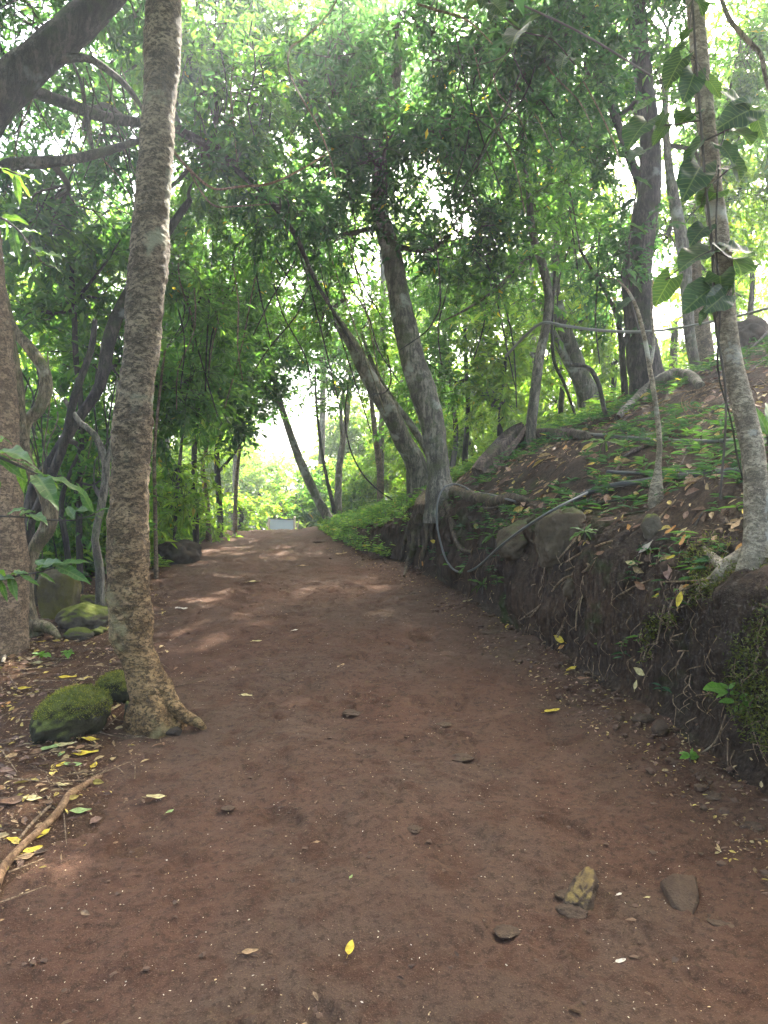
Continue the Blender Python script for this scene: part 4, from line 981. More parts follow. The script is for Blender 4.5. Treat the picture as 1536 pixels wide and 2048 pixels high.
rs = np.random.default_rng(21)
pxs = np.concatenate([np.sort(rs.uniform(1180, 1530, 16)), np.sort(rs.uniform(1180, 1500, 6))])
for q, px in enumerate(pxs):
    py = rs.uniform(730, 900) if q < 16 else rs.uniform(960, 1080)
    if py < 1024 - .5 * (px - 700) - 40: py += 120
    l = rs.uniform(40, 110); a = rs.normal() * .35 - .35
    ground_tube('dry_stick', ('dry stick in the litter of the upper slope, ' + ORD[q] if q < 16 else 'dry stick on the bank top by the pipes, ' + ORD[q - 16]) + ' from the left', 'stick',
                [(px, py, 4), (px + l * .5 * math.cos(a), py + l * .5 * math.sin(a) + rs.normal() * 4, 4.5), (px + l * math.cos(a), py + l * math.sin(a), 3)], ['root', 'wood', 'bark_dark'][q % 3], .03,
                'dry sticks on the upper slope' if q < 16 else 'dry sticks on the bank top', 5, .1)
# coil of grey cord on the slope behind the right tree
t = []
mb = MB()
gc = onground(1440, 830)
for k in range(5):
    th = np.linspace(0, 2 * np.pi, 20)
    a = .20 + .02 * k
    P = np.stack([gc[0] + a * 1.2 * np.cos(th) + .02 * k, gc[1] + .05 * np.cos(2 * th) + .03 * k, gc[2] + .12 + a * .55 * np.sin(th) + .03 * np.cos(th * 3 + k)], -1)
    tube(mb, P, [.0045] * 20, 5, k=2)
tag(mb.build('rope_coil', M['root'], None, True, origin=tuple(gc)), 'loose coil of pale cord hanging on the slope left of the right tree', 'rope')

# ------------------------------------------------------------------ rocks
def ico(sub=3):
    import bmesh
    bm = bmesh.new(); bmesh.ops.create_icosphere(bm, subdivisions=sub, radius=1.0)
    V = np.array([v.co[:] for v in bm.verts]); Fc = np.array([[v.index for v in f.verts] for f in bm.faces]); bm.free()
    return V, Fc
ICO5, ICO4, ICO2, ICO1 = ico(5), ico(4), ico(1), ico(1)
def rock(label, cx, bot, w, h, mkey, depth=.8, lump=.22, rot=0.0, seed=0, flat=1.0, box=0.0, sub=ICO5, name='rock', cat='rock', moss=None, group=None, sink=.25, tilt=0.0):
    g = onground(cx, bot)
    Y = g[1]
    rx = w * .5 / F * Y; rz = h / F * Y / (2 - sink * 2 + .0001) ; ry = rx * depth
    V, Fc = sub
    P = V.copy()
    if box:
        mx = np.max(np.abs(P), axis=1, keepdims=True)
        P = P * (1 - box) + P / mx * box * .85
    P = P * (1 + lump * fbm(V * 1.3 + seed * 7.1, 3)[:, None] + .05 * fbm(V * 6 + seed, 3)[:, None])
    P = P * np.array([rx, ry, rz])
    c, s = math.cos(rot), math.sin(rot)
    P = np.stack([P[:, 0] * c - P[:, 1] * s, P[:, 0] * s + P[:, 1] * c, P[:, 2] + P[:, 0] * tilt], -1)
    ctr = np.array([g[0], g[1] + ry * .75, g[2] + rz * (1 - sink * 2)])
    hz_ = float(H(ctr[0], ctr[1]))
    mb = MB(); mb.add(P + ctr, Fc)
    o = mb.build(name, M[mkey], None, True, origin=(ctr[0], ctr[1], hz_))
    tag(o, label, cat, group)
    if moss:   # short shaggy moss on the upper side
        nz = nrm(P / np.array([rx, ry, rz]) ** 2)
        up = np.where(nz[:, 2] > moss[0])[0]
        k = np.random.default_rng(seed).choice(up, moss[1])
        rr = np.random.default_rng(seed + 5)
        pp = P[k] + ctr + rr.normal(size=(len(k), 3)) * rx * .03
        dd = nz[k] + .7 * rr.normal(size=(len(k), 3))
        L = moss[2] * (.6 + .8 * rr.random(len(k)))
        cc = np.array([(.15, .155, .036), (.10, .112, .028), (.20, .19, .05)])[rr.integers(0, 3, len(k))] * (.6 + .7 * rr.random((len(k), 1)))
        mb = MB(); leaves(mb, pp, dd, rnd_unit(len(k), rr), L, L * .35, cc)
        q = mb.build('moss', [M['herb']], o); q['kind'] = 'stuff'
    return o
rock('big moss covered rock below the tall mottled tree, lower left', 122, 1478, 150, 88, 'thick_moss', .8, .10, .3, 1, tilt=.22, moss=(.22, 6500, .010), name='mossy_rock')
rock('smaller moss cushion rock touching the left foot of the mottled tree', 228, 1406, 80, 56, 'thick_moss', .8, .15, 0, 2, moss=(.15, 3000, .009), name='mossy_rock')
rock('tall flat-faced boulder behind the winding liana, yellow moss on it', 108, 1236, 84, 98, 'moss_face', .7, .14, .2, 3, box=.45, name='boulder', cat='boulder')
rock('rounded mossy boulder left of the mottled trunk, the front one of two', 160, 1262, 112, 50, 'moss_rock', .8, .15, 0, 4, name='boulder', cat='boulder')
rock('rounded mossy boulder tucked behind the front one left of the mottled trunk', 175, 1228, 80, 36, 'moss_rock', .8, .15, 0, 5, name='boulder', cat='boulder')
rock('flat mossy stone below the rounded boulders', 150, 1280, 60, 20, 'moss_rock', .8, .2, 0, 6, sub=ICO4)
rock('small mossy stone below the rounded boulders, right of the flat one', 195, 1272, 34, 16, 'thick_moss', .8, .2, 0, 7, sub=ICO4)
rock('tiny mossy knob at the left foot of the mottled tree', 258, 1440, 26, 34, 'thick_moss', .8, .2, 0, 8, sub=ICO4)
rock('flat dark stone at the foot of the mottled tree', 340, 1472, 44, 16, 'dark_rock', .7, .2, 0, 9, sub=ICO4)
rock('small flat stone beside the dark stone at the mottled tree foot', 308, 1462, 26, 12, 'dark_rock', .7, .2, 0, 10, sub=ICO4)
rock('dark boulder at the left rim of the path beyond the mottled tree', 352, 1128, 86, 46, 'dark_rock', .9, .2, .2, 11, name='boulder', cat='boulder')
rock('long brown stone slab in the bank beside the dark hose', 1045, 1098, 104, 56, 'bank_rock', .7, .16, .5, 12, box=.3, name='boulder', cat='boulder', tilt=.35)
rock('round brown boulder stuck in the bank top right of the hose', 1130, 1108, 112, 92, 'bank_rock', .7, .22, .2, 13, box=.12, name='boulder', cat='boulder', tilt=.15)
rock('stone showing in the bank face below the round boulder', 1150, 1188, 40, 38, 'bank_rock', .7, .2, 0, 14, sub=ICO4)
rock('mossy knob stone under the whitish sapling', 1310, 1072, 42, 42, 'moss_rock', .8, .2, 0, 15, sub=ICO4)
rock('dark boulder at the upper right on the slope', 1512, 692, 100, 60, 'dark_rock', .7, .32, 0, 16, box=.1, name='boulder', cat='boulder')
rock('small brown stone at the bank foot on the right', 1325, 1472, 34, 26, 'path_rock', .8, .2, 0, 17, sub=ICO4)
rock('flat brown stone at the bank foot left of the small one', 1292, 1447, 44, 16, 'path_rock', .8, .2, .3, 18, sub=ICO4)
rock('ochre topped long stone half buried in the path, lower right', 1180, 1822, 62, 40, 'ochre_rock', 2.4, .24, -.42, 19, box=.15, sink=.36)
cs = [onground(a, b) for a, b in ((1320, 1776), (1345, 1764), (1392, 1768), (1398, 1800), (1380, 1842), (1342, 1810))]
ctr = np.mean(cs, axis=0)
mb = MB()
ring0 = [c + np.array([0, 0, -.05]) for c in cs]
ring1 = [c + np.array([0, 0, .016 + .012 * (c[1] - ctr[1]) / .1]) for c in cs]
ring2 = [ctr + (c - ctr) * .88 + np.array([0, 0, .026 + .014 * (c[1] - ctr[1]) / .1]) for c in cs]
m6 = len(cs)
V = np.array(ring0 + ring1 + ring2 + [ctr + np.array([0, 0, .030])])
fq = [[k, (k + 1) % m6, m6 + (k + 1) % m6, m6 + k] for k in range(m6)] + [[m6 + k, m6 + (k + 1) % m6, 2 * m6 + (k + 1) % m6, 2 * m6 + k] for k in range(m6)]
mb.add(V, fq); mb.F.append(np.array([[2 * m6 + k, 2 * m6 + (k + 1) % m6, 3 * m6] for k in range(m6)])); mb.M.append(np.zeros(m6, np.int32))
tag(mb.build('rock', M['path_rock'], None, True, origin=tuple(ctr)), 'angular brown stone half buried right of the ochre topped one', 'rock')
rock('low brown stone at the lower end of the ochre topped stone', 1150, 1838, 66, 14, 'path_rock', .8, .2, -.3, 21, sub=ICO4, sink=.42)
for k, (cx, cy, w, h, lab) in enumerate(((1015, 1872, 50, 11, 'low stone bump left of the ochre topped stone'), (925, 1520, 40, 14, 'small flat stone in the middle of the path'), (830, 1664, 34, 14, 'small dark stone below the middle of the path'), (1450, 1856, 60, 18, 'dark low stone near the lower right corner'),
        (705, 1430, 42, 12, 'dark flat clod on the path right of the pale leaf'), (1440, 1600, 50, 22, 'low stone at the bank foot near the right edge'), (890, 1452, 30, 9, 'tiny flat stone on the path above the middle one'), (960, 1610, 24, 8, 'tiny stone low on the path right of centre'), (455, 1620, 24, 10, 'small clod on the path right of the white leaf'),
        (1520, 1660, 46, 18, 'dark stone at the right edge below the bank'), (1130, 1795, 36, 10, 'sliver of stone left of the ochre topped stone'), (830, 1188, 26, 9, 'reddish stone on the path below the bare roots'), (868, 1184, 22, 14, 'dark round stone under the bank below the bare roots'), (985, 1268, 40, 12, 'flat stone at the bank foot near the yellow leaf'),
        (640, 1085, 30, 12, 'dark clod at the right rim below the crest'), (1470, 1745, 30, 12, 'small pointed stone by the lower right edge'))):
    rock(lab, cx, cy, w, h * .34, 'path_rock', .9, .28, k * .7, 30 + k, sub=ICO4, sink=.42)

# ------------------------------------------------------------------ board at the crest
Yb = 19.5
bx0, bx1 = at(538, 1040, Yb)[0], at(589, 1042, Yb)[0]
bt = at(565, 1038, Yb)[2]
gzb = float(H((bx0 + bx1) / 2, Yb))
t = thing('board_sign', ((bx0 + bx1) / 2, Yb, gzb), 'pale blank board on two posts just behind the crest', 'board')
def boxm(mb, c, s, taper=0):
    c = np.array(c); s = np.array(s) / 2
    V = np.array([[x, y, z] for x in (-1, 1) for y in (-1, 1) for z in (-1, 1)]) * s + c
    mb.add(V, [[0, 1, 3, 2], [4, 6, 7, 5], [0, 4, 5, 1], [2, 3, 7, 6], [0, 2, 6, 4], [1, 5, 7, 3]])
mb = MB(); boxm(mb, ((bx0 + bx1) / 2, Yb, bt - .27), (bx1 - bx0 - .03, .03, .54)); mb.build('panel', M['board'], t)
mb = MB(); tube(mb, [(bx0, Yb - .02, bt + .012), (bx1, Yb - .02, bt - .015)], [.016, .016], 6, k=3); mb.build('top_rail', M['pipe'], t, True)
for x in (bx0, bx1):
    mb = MB(); tube(mb, [(x, Yb - .01, gzb - .2), (x, Yb - .01, bt + .05)], [.03, .028], 8, k=4); mb.build('post', M['post'], t, True)
line = [(531, 1062, 3), (535, 1048, 3), (540, 1040, 3)]
for (pts, lab) in ((line, 'thin pale stake leaning left of the board'), ([(594, 1062, 3), (596, 1050, 3), (598, 1040, 3)], 'thin pale stake right of the board')):
    line_thing('stake', lab, 'stake', [(pts[0][0], 1095, 3)] + pts, 19.3, 19.3, 'post', sides=6)

# ------------------------------------------------------------------ large leaves as single pieces
def leafmesh(name, wfun, mkey, fold=.10, curl=.18, base=0.0, nu=12, nw=7, wave=.02):
    u = np.linspace(0, 1, nu); w = np.linspace(-1, 1, nw)
    U, Wv = np.meshgrid(u, w, indexing='ij')
    hw = wfun(U)
    x = U - base * np.abs(Wv) ** 1.3 * (1 - U) ** 3
    y = Wv * hw
    z = fold * np.abs(Wv) * hw * 2 - curl * U ** 2 + wave * np.sin(U * 17 + np.sign(Wv)) * np.abs(Wv)
    mb = MB(); grid(mb, x, y, z)
    return mb.mesh(name, M[mkey], True)
LM = {
    'lance': leafmesh('lance_leaf', lambda u: .125 * np.sin(np.pi * np.clip(u, .004, .996) ** .85) ** .85, 'lance', .18, .28, 0, 14, 7, .03),
    'heart': leafmesh('heart_leaf', lambda u: .33 * np.sin(np.pi * np.clip(.16 + .84 * u, 0, .998) ** .95) ** .75, 'heart', .16, .22, .28, 16, 9, .035),
    'fresh': leafmesh('fresh_leaf', lambda u: .22 * np.sin(np.pi * np.clip(u, .004, .996) ** .8) ** .8, 'fresh'),
    'strap': leafmesh('strap_leaf', lambda u: .12 * np.sin(np.pi * np.clip(u, .004, .996) ** .6) ** .7, 'lance', .12, .35),
}
def leafobj(root, key, base, tip, up=(0, -.45, 1), name='leaf'):
    base = np.asarray(base, float); d = np.asarray(tip, float) - base
    L = np.linalg.norm(d); d /= L
    n = np.asarray(up, float); s = nrm(np.cross(n, d)); n = np.cross(d, s)
    if key == 'heart': L *= .86
    o = bpy.data.objects.new(name, LM[key])
    COL.objects.link(o)
    o.parent = root
    Mx = Matrix(((d[0] * L, s[0] * L, n[0] * L, 0), (d[1] * L, s[1] * L, n[1] * L, 0), (d[2] * L, s[2] * L, n[2] * L, 0), (0, 0, 0, 1)))
    o.matrix_local = Matrix.Translation(Vector(base - np.array(WLOC[root.name]))) @ Mx
    return o
def leafy(name, label, cat, stems, lv, Y, key, stemm='twig', jit=.12, seed=1, foot=None, up=(0, -.45, 1)):
    """stems: lists of (px,py,w); lv: (base px, base py, tip px, tip py[, dY])"""
    rr = np.random.default_rng(seed)
    f0 = at(stems[0][0][0], stems[0][0][1], Y)
    root = thing(name, f0, label, cat)
    mb = MB()
    if foot is not None:
        tube(mb, [foot, (np.array(foot) + f0) / 2 + np.array([.03, 0, .05]), f0], [.012, .010, .008], 6, k=5)
    for st in stems:
        if len(st) > 1: tube(mb, [at(a, b, Y) for a, b, w in st], [pxr(w, Y) for a, b, w in st], 6, k=5)
    allst = np.array([(a, b) for st in stems for a, b, w in st], float)
    for l in lv:
        y0 = Y + rr.normal() * jit * .25; y1 = y0 + rr.normal() * jit
        b = at(l[0], l[1], y0)
        k = int(np.argmin((allst[:, 0] - l[0]) ** 2 + (allst[:, 1] - l[1]) ** 2))
        tube(mb, [at(allst[k][0], allst[k][1], Y), b], [.003, .0022], 4, k=3, cap=False)
        leafobj(root, key, b, at(l[2], l[3], y1), np.array(up) + rr.normal(size=3) * .28)
    mb.build('stem', M[stemm], root, True)
    return root
gA = onground(-60, 1420)
leafy('shrub_branch', 'leafy branch with long drooping leaves reaching in at the left edge', 'plant', [[(-60, 900, 8), (0, 915, 7), (45, 935, 5), (85, 952, 3)]],
      [(0, 905, 48, 888), (-5, 890, -10, 860), (-20, 905, 45, 945), (20, 920, 88, 932), (40, 930, 45, 968), (60, 942, 120, 955), (85, 952, 172, 968), (70, 950, 105, 978), (-10, 870, 28, 880), (-30, 930, 10, 960)], 4.3, 'lance', seed=3, foot=gA)
leafy('shrub_branch', 'thin twig with few pale leaves in front of the winding liana', 'plant', [[(-40, 1032, 4), (40, 1034, 4), (100, 1040, 4), (150, 1040, 3), (190, 1028, 2)]],
      [(0, 1030, -12, 1010), (15, 1030, 42, 1008), (40, 1032, 70, 1008), (55, 1033, 88, 1022), (190, 1028, 222, 1004), (188, 1026, 150, 968), (188, 1030, 212, 1036), (180, 1022, 135, 1012), (150, 1040, 128, 1002), (60, 1034, 48, 1058)], 4.6, 'lance', seed=4, foot=gA)
leafy('shrub_branch', 'low spray of long leaves beside the tall flat-faced boulder', 'plant', [[(-50, 1170, 7), (0, 1160, 6), (40, 1150, 5), (75, 1145, 3), (110, 1135, 3)]],
      [(10, 1155, -20, 1120), (10, 1155, 52, 1132), (20, 1155, 30, 1185), (40, 1150, 78, 1165), (0, 1160, 12, 1198), (75, 1140, 105, 1105), (110, 1132, 172, 1112), (110, 1132, 170, 1150), (100, 1135, 60, 1112), (75, 1145, 112, 1160), (-20, 1165, 15, 1140), (30, 1152, 48, 1128)], 4.2, 'lance', seed=5, foot=onground(-40, 1400))
leafy('shrub_branch', 'large-leaved branch hanging at the upper left edge', 'plant', [[(-40, 420, 7), (10, 440, 5), (45, 470, 4), (85, 525, 3), (110, 535, 2)], [(-40, 320, 6), (0, 335, 4), (40, 350, 3)]],
      [(0, 435, 45, 430), (10, 440, 20, 480), (25, 455, 30, 505), (40, 465, 82, 452), (60, 495, 98, 500), (85, 525, 60, 540), (90, 525, 130, 540), (50, 480, 25, 520), (0, 335, 62, 372), (-10, 330, 20, 300), (20, 345, 78, 350), (30, 350, 40, 400), (-20, 410, 10, 395), (75, 515, 118, 488)], 4.6, 'lance', seed=6, foot=at(-70, 500, 5.2))
leafy('vine_tangle', 'light green heart-leaved creeper at the top centre right', 'vine', [[(930, -40, 4), (985, 10, 4), (1040, 60, 4), (1105, 80, 3), (1150, 130, 3)], [(1040, 60, 3), (1010, 110, 3), (960, 130, 2)]],
      [(985, 5, 1010, 25), (1000, 15, 975, 38), (1050, 55, 1078, 20), (1100, 70, 1122, 84), (1020, 45, 1050, 60), (1090, 75, 1072, 100), (1040, 60, 1015, 78), (1140, 120, 1165, 110), (1130, 110, 1118, 138), (1010, 110, 988, 130), (960, 130, 935, 120), (950, 0, 925, 20), (970, -10, 960, 12), (1060, 60, 1095, 50), (1150, 130, 1175, 150)], 6.0, 'heart', seed=8, foot=at(1300, 150, 8.5))
leafy('climbing_vine', 'climber with big dark heart leaves on the near right tree', 'vine', [[(1440, 1000, 5), (1452, 800, 5), (1430, 640, 6), (1425, 500, 6), (1412, 380, 6), (1402, 250, 6), (1392, 120, 5), (1385, 0, 4)], [(1412, 280, 4), (1450, 262, 4), (1490, 240, 3)], [(1402, 240, 4), (1340, 250, 3), (1295, 245, 3)], [(1425, 500, 4), (1370, 530, 3), (1330, 560, 3)], [(1412, 380, 4), (1455, 340, 3)]],
      [(1375, 15, 1335, 45), (1370, 92, 1322, 120), (1364, 118, 1326, 172), (1388, 148, 1370, 198), (1418, 162, 1448, 196), (1297, 210, 1236, 234), (1295, 243, 1248, 280), (1332, 252, 1300, 290), (1466, 204, 1528, 206), (1500, 220, 1438, 246), (1472, 236, 1450, 264), (1468, 262, 1516, 272), (1514, 232, 1526, 288), (1442, 292, 1476, 316), (1468, 322, 1492, 372), (1402, 284, 1348, 348), (1400, 334, 1368, 388),
       (1420, 502, 1352, 520), (1342, 556, 1310, 608), (1422, 578, 1368, 610), (1420, 614, 1390, 652), (1458, 500, 1528, 496), (1455, 514, 1505, 525), (1440, 552, 1442, 588), (1448, 590, 1420, 615), (1410, 455, 1380, 478), (1464, 572, 1468, 600), (1385, -10, 1420, 20), (1432, 385, 1400, 412), (1400, 415, 1362, 445), (1455, 340, 1500, 330), (1378, 60, 1360, 82), (1330, 230, 1310, 262), (1385, 226, 1352, 240)], 3.72, 'heart', seed=9, jit=.15, up=(0, -.7, .8))
leafy('climbing_vine', 'heart-leaved creeper along the big dark slope trunk', 'vine', [[(1290, 700, 5), (1262, 600, 5), (1258, 500, 4), (1270, 400, 4), (1288, 300, 4)]],
      [(1262, 600, 1225, 622), (1258, 560, 1292, 580), (1258, 500, 1222, 510), (1262, 450, 1300, 462), (1270, 400, 1238, 415), (1276, 360, 1312, 372), (1288, 300, 1255, 312), (1285, 650, 1252, 672), (1288, 690, 1320, 700), (1258, 520, 1285, 540)], 8.9, 'heart', seed=10)
gp = onground(1545, 905)
leafy('strap_plant', 'strap-leaved plant behind the near right tree at the picture edge', 'plant', [[(1540, 900, 8), (1535, 870, 6)]],
      [(1535, 870, 1437, 828), (1535, 872, 1440, 884), (1532, 865, 1478, 800), (1538, 860, 1545, 790), (1535, 880, 1465, 905), (1535, 868, 1510, 795), (1540, 875, 1600, 830)], gp[1], 'strap', seed=12)
gs = onground(1468, 1420)
leafy('seedling', 'bright green seedling sprouting from the mossy bank at right', 'plant', [[(1472, 1440, 4), (1462, 1410, 4), (1455, 1388, 3)], [(1462, 1410, 3), (1485, 1402, 2)]],
      [(1452, 1380, 1415, 1370), (1455, 1378, 1440, 1362), (1458, 1378, 1470, 1364), (1455, 1384, 1432, 1392), (1484, 1402, 1518, 1390), (1482, 1405, 1512, 1412), (1480, 1408, 1490, 1432), (1474, 1408, 1460, 1430), (1470, 1402, 1440, 1400), (1480, 1400, 1496, 1382), (1460, 1388, 1482, 1382)], gs[1] - .05, 'fresh', seed=13, jit=.03, up=(0, -.8, .7))
for (px, py, s, lab) in ((1380, 1520, 22, 'tiny seedling in the soil at the bank foot'), (938, 1148, 28, 'small seedling on the bank under the hose loop'), (905, 1135, 20, 'second small seedling on the bank inside the hose loop'), (82, 1318, 18, 'little green sprout in the litter below the rounded boulders'), (135, 1312, 16, 'second little sprout in the litter below the rounded boulders'),
                        (965, 1185, 34, 'leafy herb at the bank foot right of the hose loop'), (985, 1085, 30, 'herb hanging beside the brown stone slab'), (1170, 1080, 34, 'lance-leaved herb in front of the round boulder'), (1210, 905, 46, 'broad-leaved herb on the slope beside the dead log'), (1200, 1295, 12, 'pale tiny sprout on the bank face')):
    g = onground(px, py)
    rr = np.random.default_rng(px)
    lv = []
    for k in range(7):
        a = k * 2.4 + rr.random() * .6
        lv.append((px, py - s * .5, px + math.cos(a) * s, py - s * .55 + math.sin(a) * s * .55))
    leafy('seedling', lab, 'plant', [[(px, py + 4, 3), (px, py - s * .5, 2)]], lv, g[1] - .04, 'fresh' if s < 25 else 'lance', seed=px, jit=.04)

# ------------------------------------------------------------------ fallen leaves that can be picked out
FL = []
def fallen(label, px, py, lpx, ang, col, curl=.12, wr=.42, group=None, lift=.006, k=[0]):
    g = onground(px, py)
    L = lpx / F * g[1]
    n = gnormal(np.array([g[0]]), np.array([g[1]]))[0]
    if n[2] < .5: n = nrm(n + np.array([-.3, -.6, .2]))
    k[0] += 1
    rr = np.random.default_rng(500 + k[0])
    u = np.linspace(0, 1, 9); w = np.linspace(-1, 1, 5)
    U, Wv = np.meshgrid(u, w, indexing='ij')
    hw = wr * .5 * np.sin(np.pi * np.clip(U, .01, .99) ** .85) ** .8
    x = (U - .5) * L; y = Wv * hw * L
    z = L * (curl * (U - .5) ** 2 * 2.5 + curl * 1.2 * np.abs(Wv) * hw * 2 + .03 * np.sin(U * 9 + k[0]) * Wv)
    d = np.array([math.cos(ang), math.sin(ang), 0]); d = nrm(d - n * d.dot(n)); s = np.cross(n, d)
    P = g + n * lift + d * x[..., None] + s * y[..., None] + n * z[..., None]
    mb = MB()
    m_, n_ = U.shape
    ii = np.arange(m_ - 1)[:, None] * n_; jj = np.arange(n_ - 1)[None, :]
    mb.add(P.reshape(-1, 3), np.stack([ii + jj, ii + jj + 1, ii + n_ + jj + 1, ii + n_ + jj], -1).reshape(-1, 4), 0, col)
    # stalk
    sticks(mb, (g + n * lift - d * L * .5)[None] + 0, (g + n * (lift + .002) - d * L * .72)[None], np.array([.0012]), np.array([.0008]), 0, np.tile(col, (6, 1)))
    return tag(mb.build('fallen_leaf', M['litter'], None, True, origin=tuple(g)), label, 'leaf', group)
YEL, PAL_, TAN, GRN, ORA, BRN, WHT = (.52, .40, .04), (.50, .43, .20), (.34, .23, .12), (.25, .34, .12), (.44, .22, .06), (.20, .11, .06), (.60, .55, .45)
for (lab, px, py, l, a, c) in (
        ('yellow leaf lying alone near the bottom of the path', 700, 1900, 42, 1.4, YEL), ('pale leaf lying on the red scuffed patch at left', 313, 1597, 40, .1, PAL_), ('small grey-green leaf right of the pale leaf at left', 340, 1626, 22, 1.0, GRN), ('pale green leaf right of the reddish root end', 160, 1625, 42, .4, GRN),
        ('cream leaf on the path right of the mottled tree foot', 493, 1393, 26, -.3, PAL_), ('tan leaf on the path near the sun patches', 682, 1334, 24, 1.0, TAN), ('yellow-brown leaf beside the path middle at right', 1105, 1424, 32, .1, YEL), ('yellow leaf lying at the bank foot', 1143, 1340, 30, .6, YEL),
        ('big yellow leaf standing against the bank foot', 1120, 1278, 30, 1.3, YEL), ('orange scrap leaf below the big yellow leaf', 1124, 1294, 16, .3, ORA), ('pale leaf beside the far path edge below the roots', 935, 1204, 26, .6, PAL_), ('yellow leaf at the bank foot beside the flat stone', 1015, 1255, 24, 1.2, YEL),
        ('whitish leaf on the path right of the mottled trunk', 363, 1219, 28, -.2, WHT), ('cream leaf in the middle of the path, upper one', 514, 1284, 20, .2, PAL_), ('tiny pale leaf on the path below the crest', 590, 1262, 16, .6, WHT), ('folded leaf lying far up the middle of the path', 606, 1133, 24, .1, TAN), ('thin leaf far up the path, left', 508, 1165, 26, 0, PAL_),
        ('long tan leaf at the right rim of the upper path', 682, 1109, 26, .3, TAN), ('white scrap lying low on the right of the path', 1241, 1926, 26, .4, WHT), ('cream crumb beside the ochre topped stone', 1238, 1792, 16, .5, WHT), ('yellowish crumb between the two half-buried stones', 1295, 1798, 14, .2, PAL_), ('pale leaf on the red soil below the middle', 634, 1687, 16, .3, TAN),
        ('tiny green scrap low in the path middle', 702, 1757, 14, 1.2, GRN), ('brown bent leaf at the bottom left of the path', 500, 1907, 34, .2, TAN),
        ('yellow leaf lying against the lower end of the reddish root', 65, 1703, 40, .9, YEL), ('ragged yellow leaf on the reddish root', 84, 1672, 40, 1.2, YEL), ('brown tan leaf under the lower end of the reddish root', 48, 1718, 44, .8, TAN), ('yellow curled leaf left of the reddish root', 28, 1683, 34, -.2, YEL), ('pale leaf above the reddish root bend', 118, 1573, 34, -.2, PAL_),
        ('big yellow-green leaf above the reddish root tip', 170, 1510, 50, .35, YEL), ('small yellow leaf standing at the reddish root tip', 188, 1534, 30, 1.6, YEL), ('light green leaf below the big moss rock', 102, 1498, 40, .5, GRN), ('grey-green torn leaf below the light green leaf', 123, 1510, 26, 1.5, GRN), ('tan leaf right of the big yellow-green leaf', 192, 1496, 32, 0, TAN),
        ('yellow long leaf below the big moss rock, upper right', 180, 1481, 36, .3, YEL), ('pale yellow leaf hard under the big moss rock', 140, 1470, 36, 0, PAL_), ('cream leaf beside the light green leaf', 130, 1492, 34, .4, PAL_), ('curled yellow leaf left of the big yellow-green leaf', 122, 1532, 26, 1.2, YEL), ('green narrow leaf below the big yellow-green leaf', 146, 1532, 36, .2, GRN),
        ('brown crumpled leaf at the left edge, low', 28, 1605, 56, .1, BRN), ('cream leaf on top of the brown crumpled leaf', 66, 1600, 42, -.1, PAL_), ('yellow leaf at the left edge level with the moss rock', 48, 1379, 30, .1, YEL), ('yellow-green leaf in the litter above the moss rock', 135, 1357, 36, .1, YEL), ('orange small leaf at the left edge beside the moss rock', 13, 1412, 30, 1.5, ORA),
        ('yellow leaf under the winding liana foot', 85, 1285, 16, .3, YEL), ('tan leaf in the litter under the liana foot', 55, 1320, 30, .4, TAN), ('pale leaf near the tan leaf under the liana foot', 75, 1328, 30, .2, PAL_), ('brown leaf on the litter right of the liana foot', 100, 1330, 30, .1, BRN), ('white oval leaf at the left side of the mottled trunk', 218, 1252, 20, 1.6, WHT),
        ('cream leaf right of the flat moss stone by the mottled tree', 220, 1420, 30, .4, PAL_),
        ('yellow leaf stuck to the bank face at upper right', 1163, 1172 - 36, 1, 0, YEL)):
    if l < 5: continue
    fallen(lab, px, py, l, a, c)
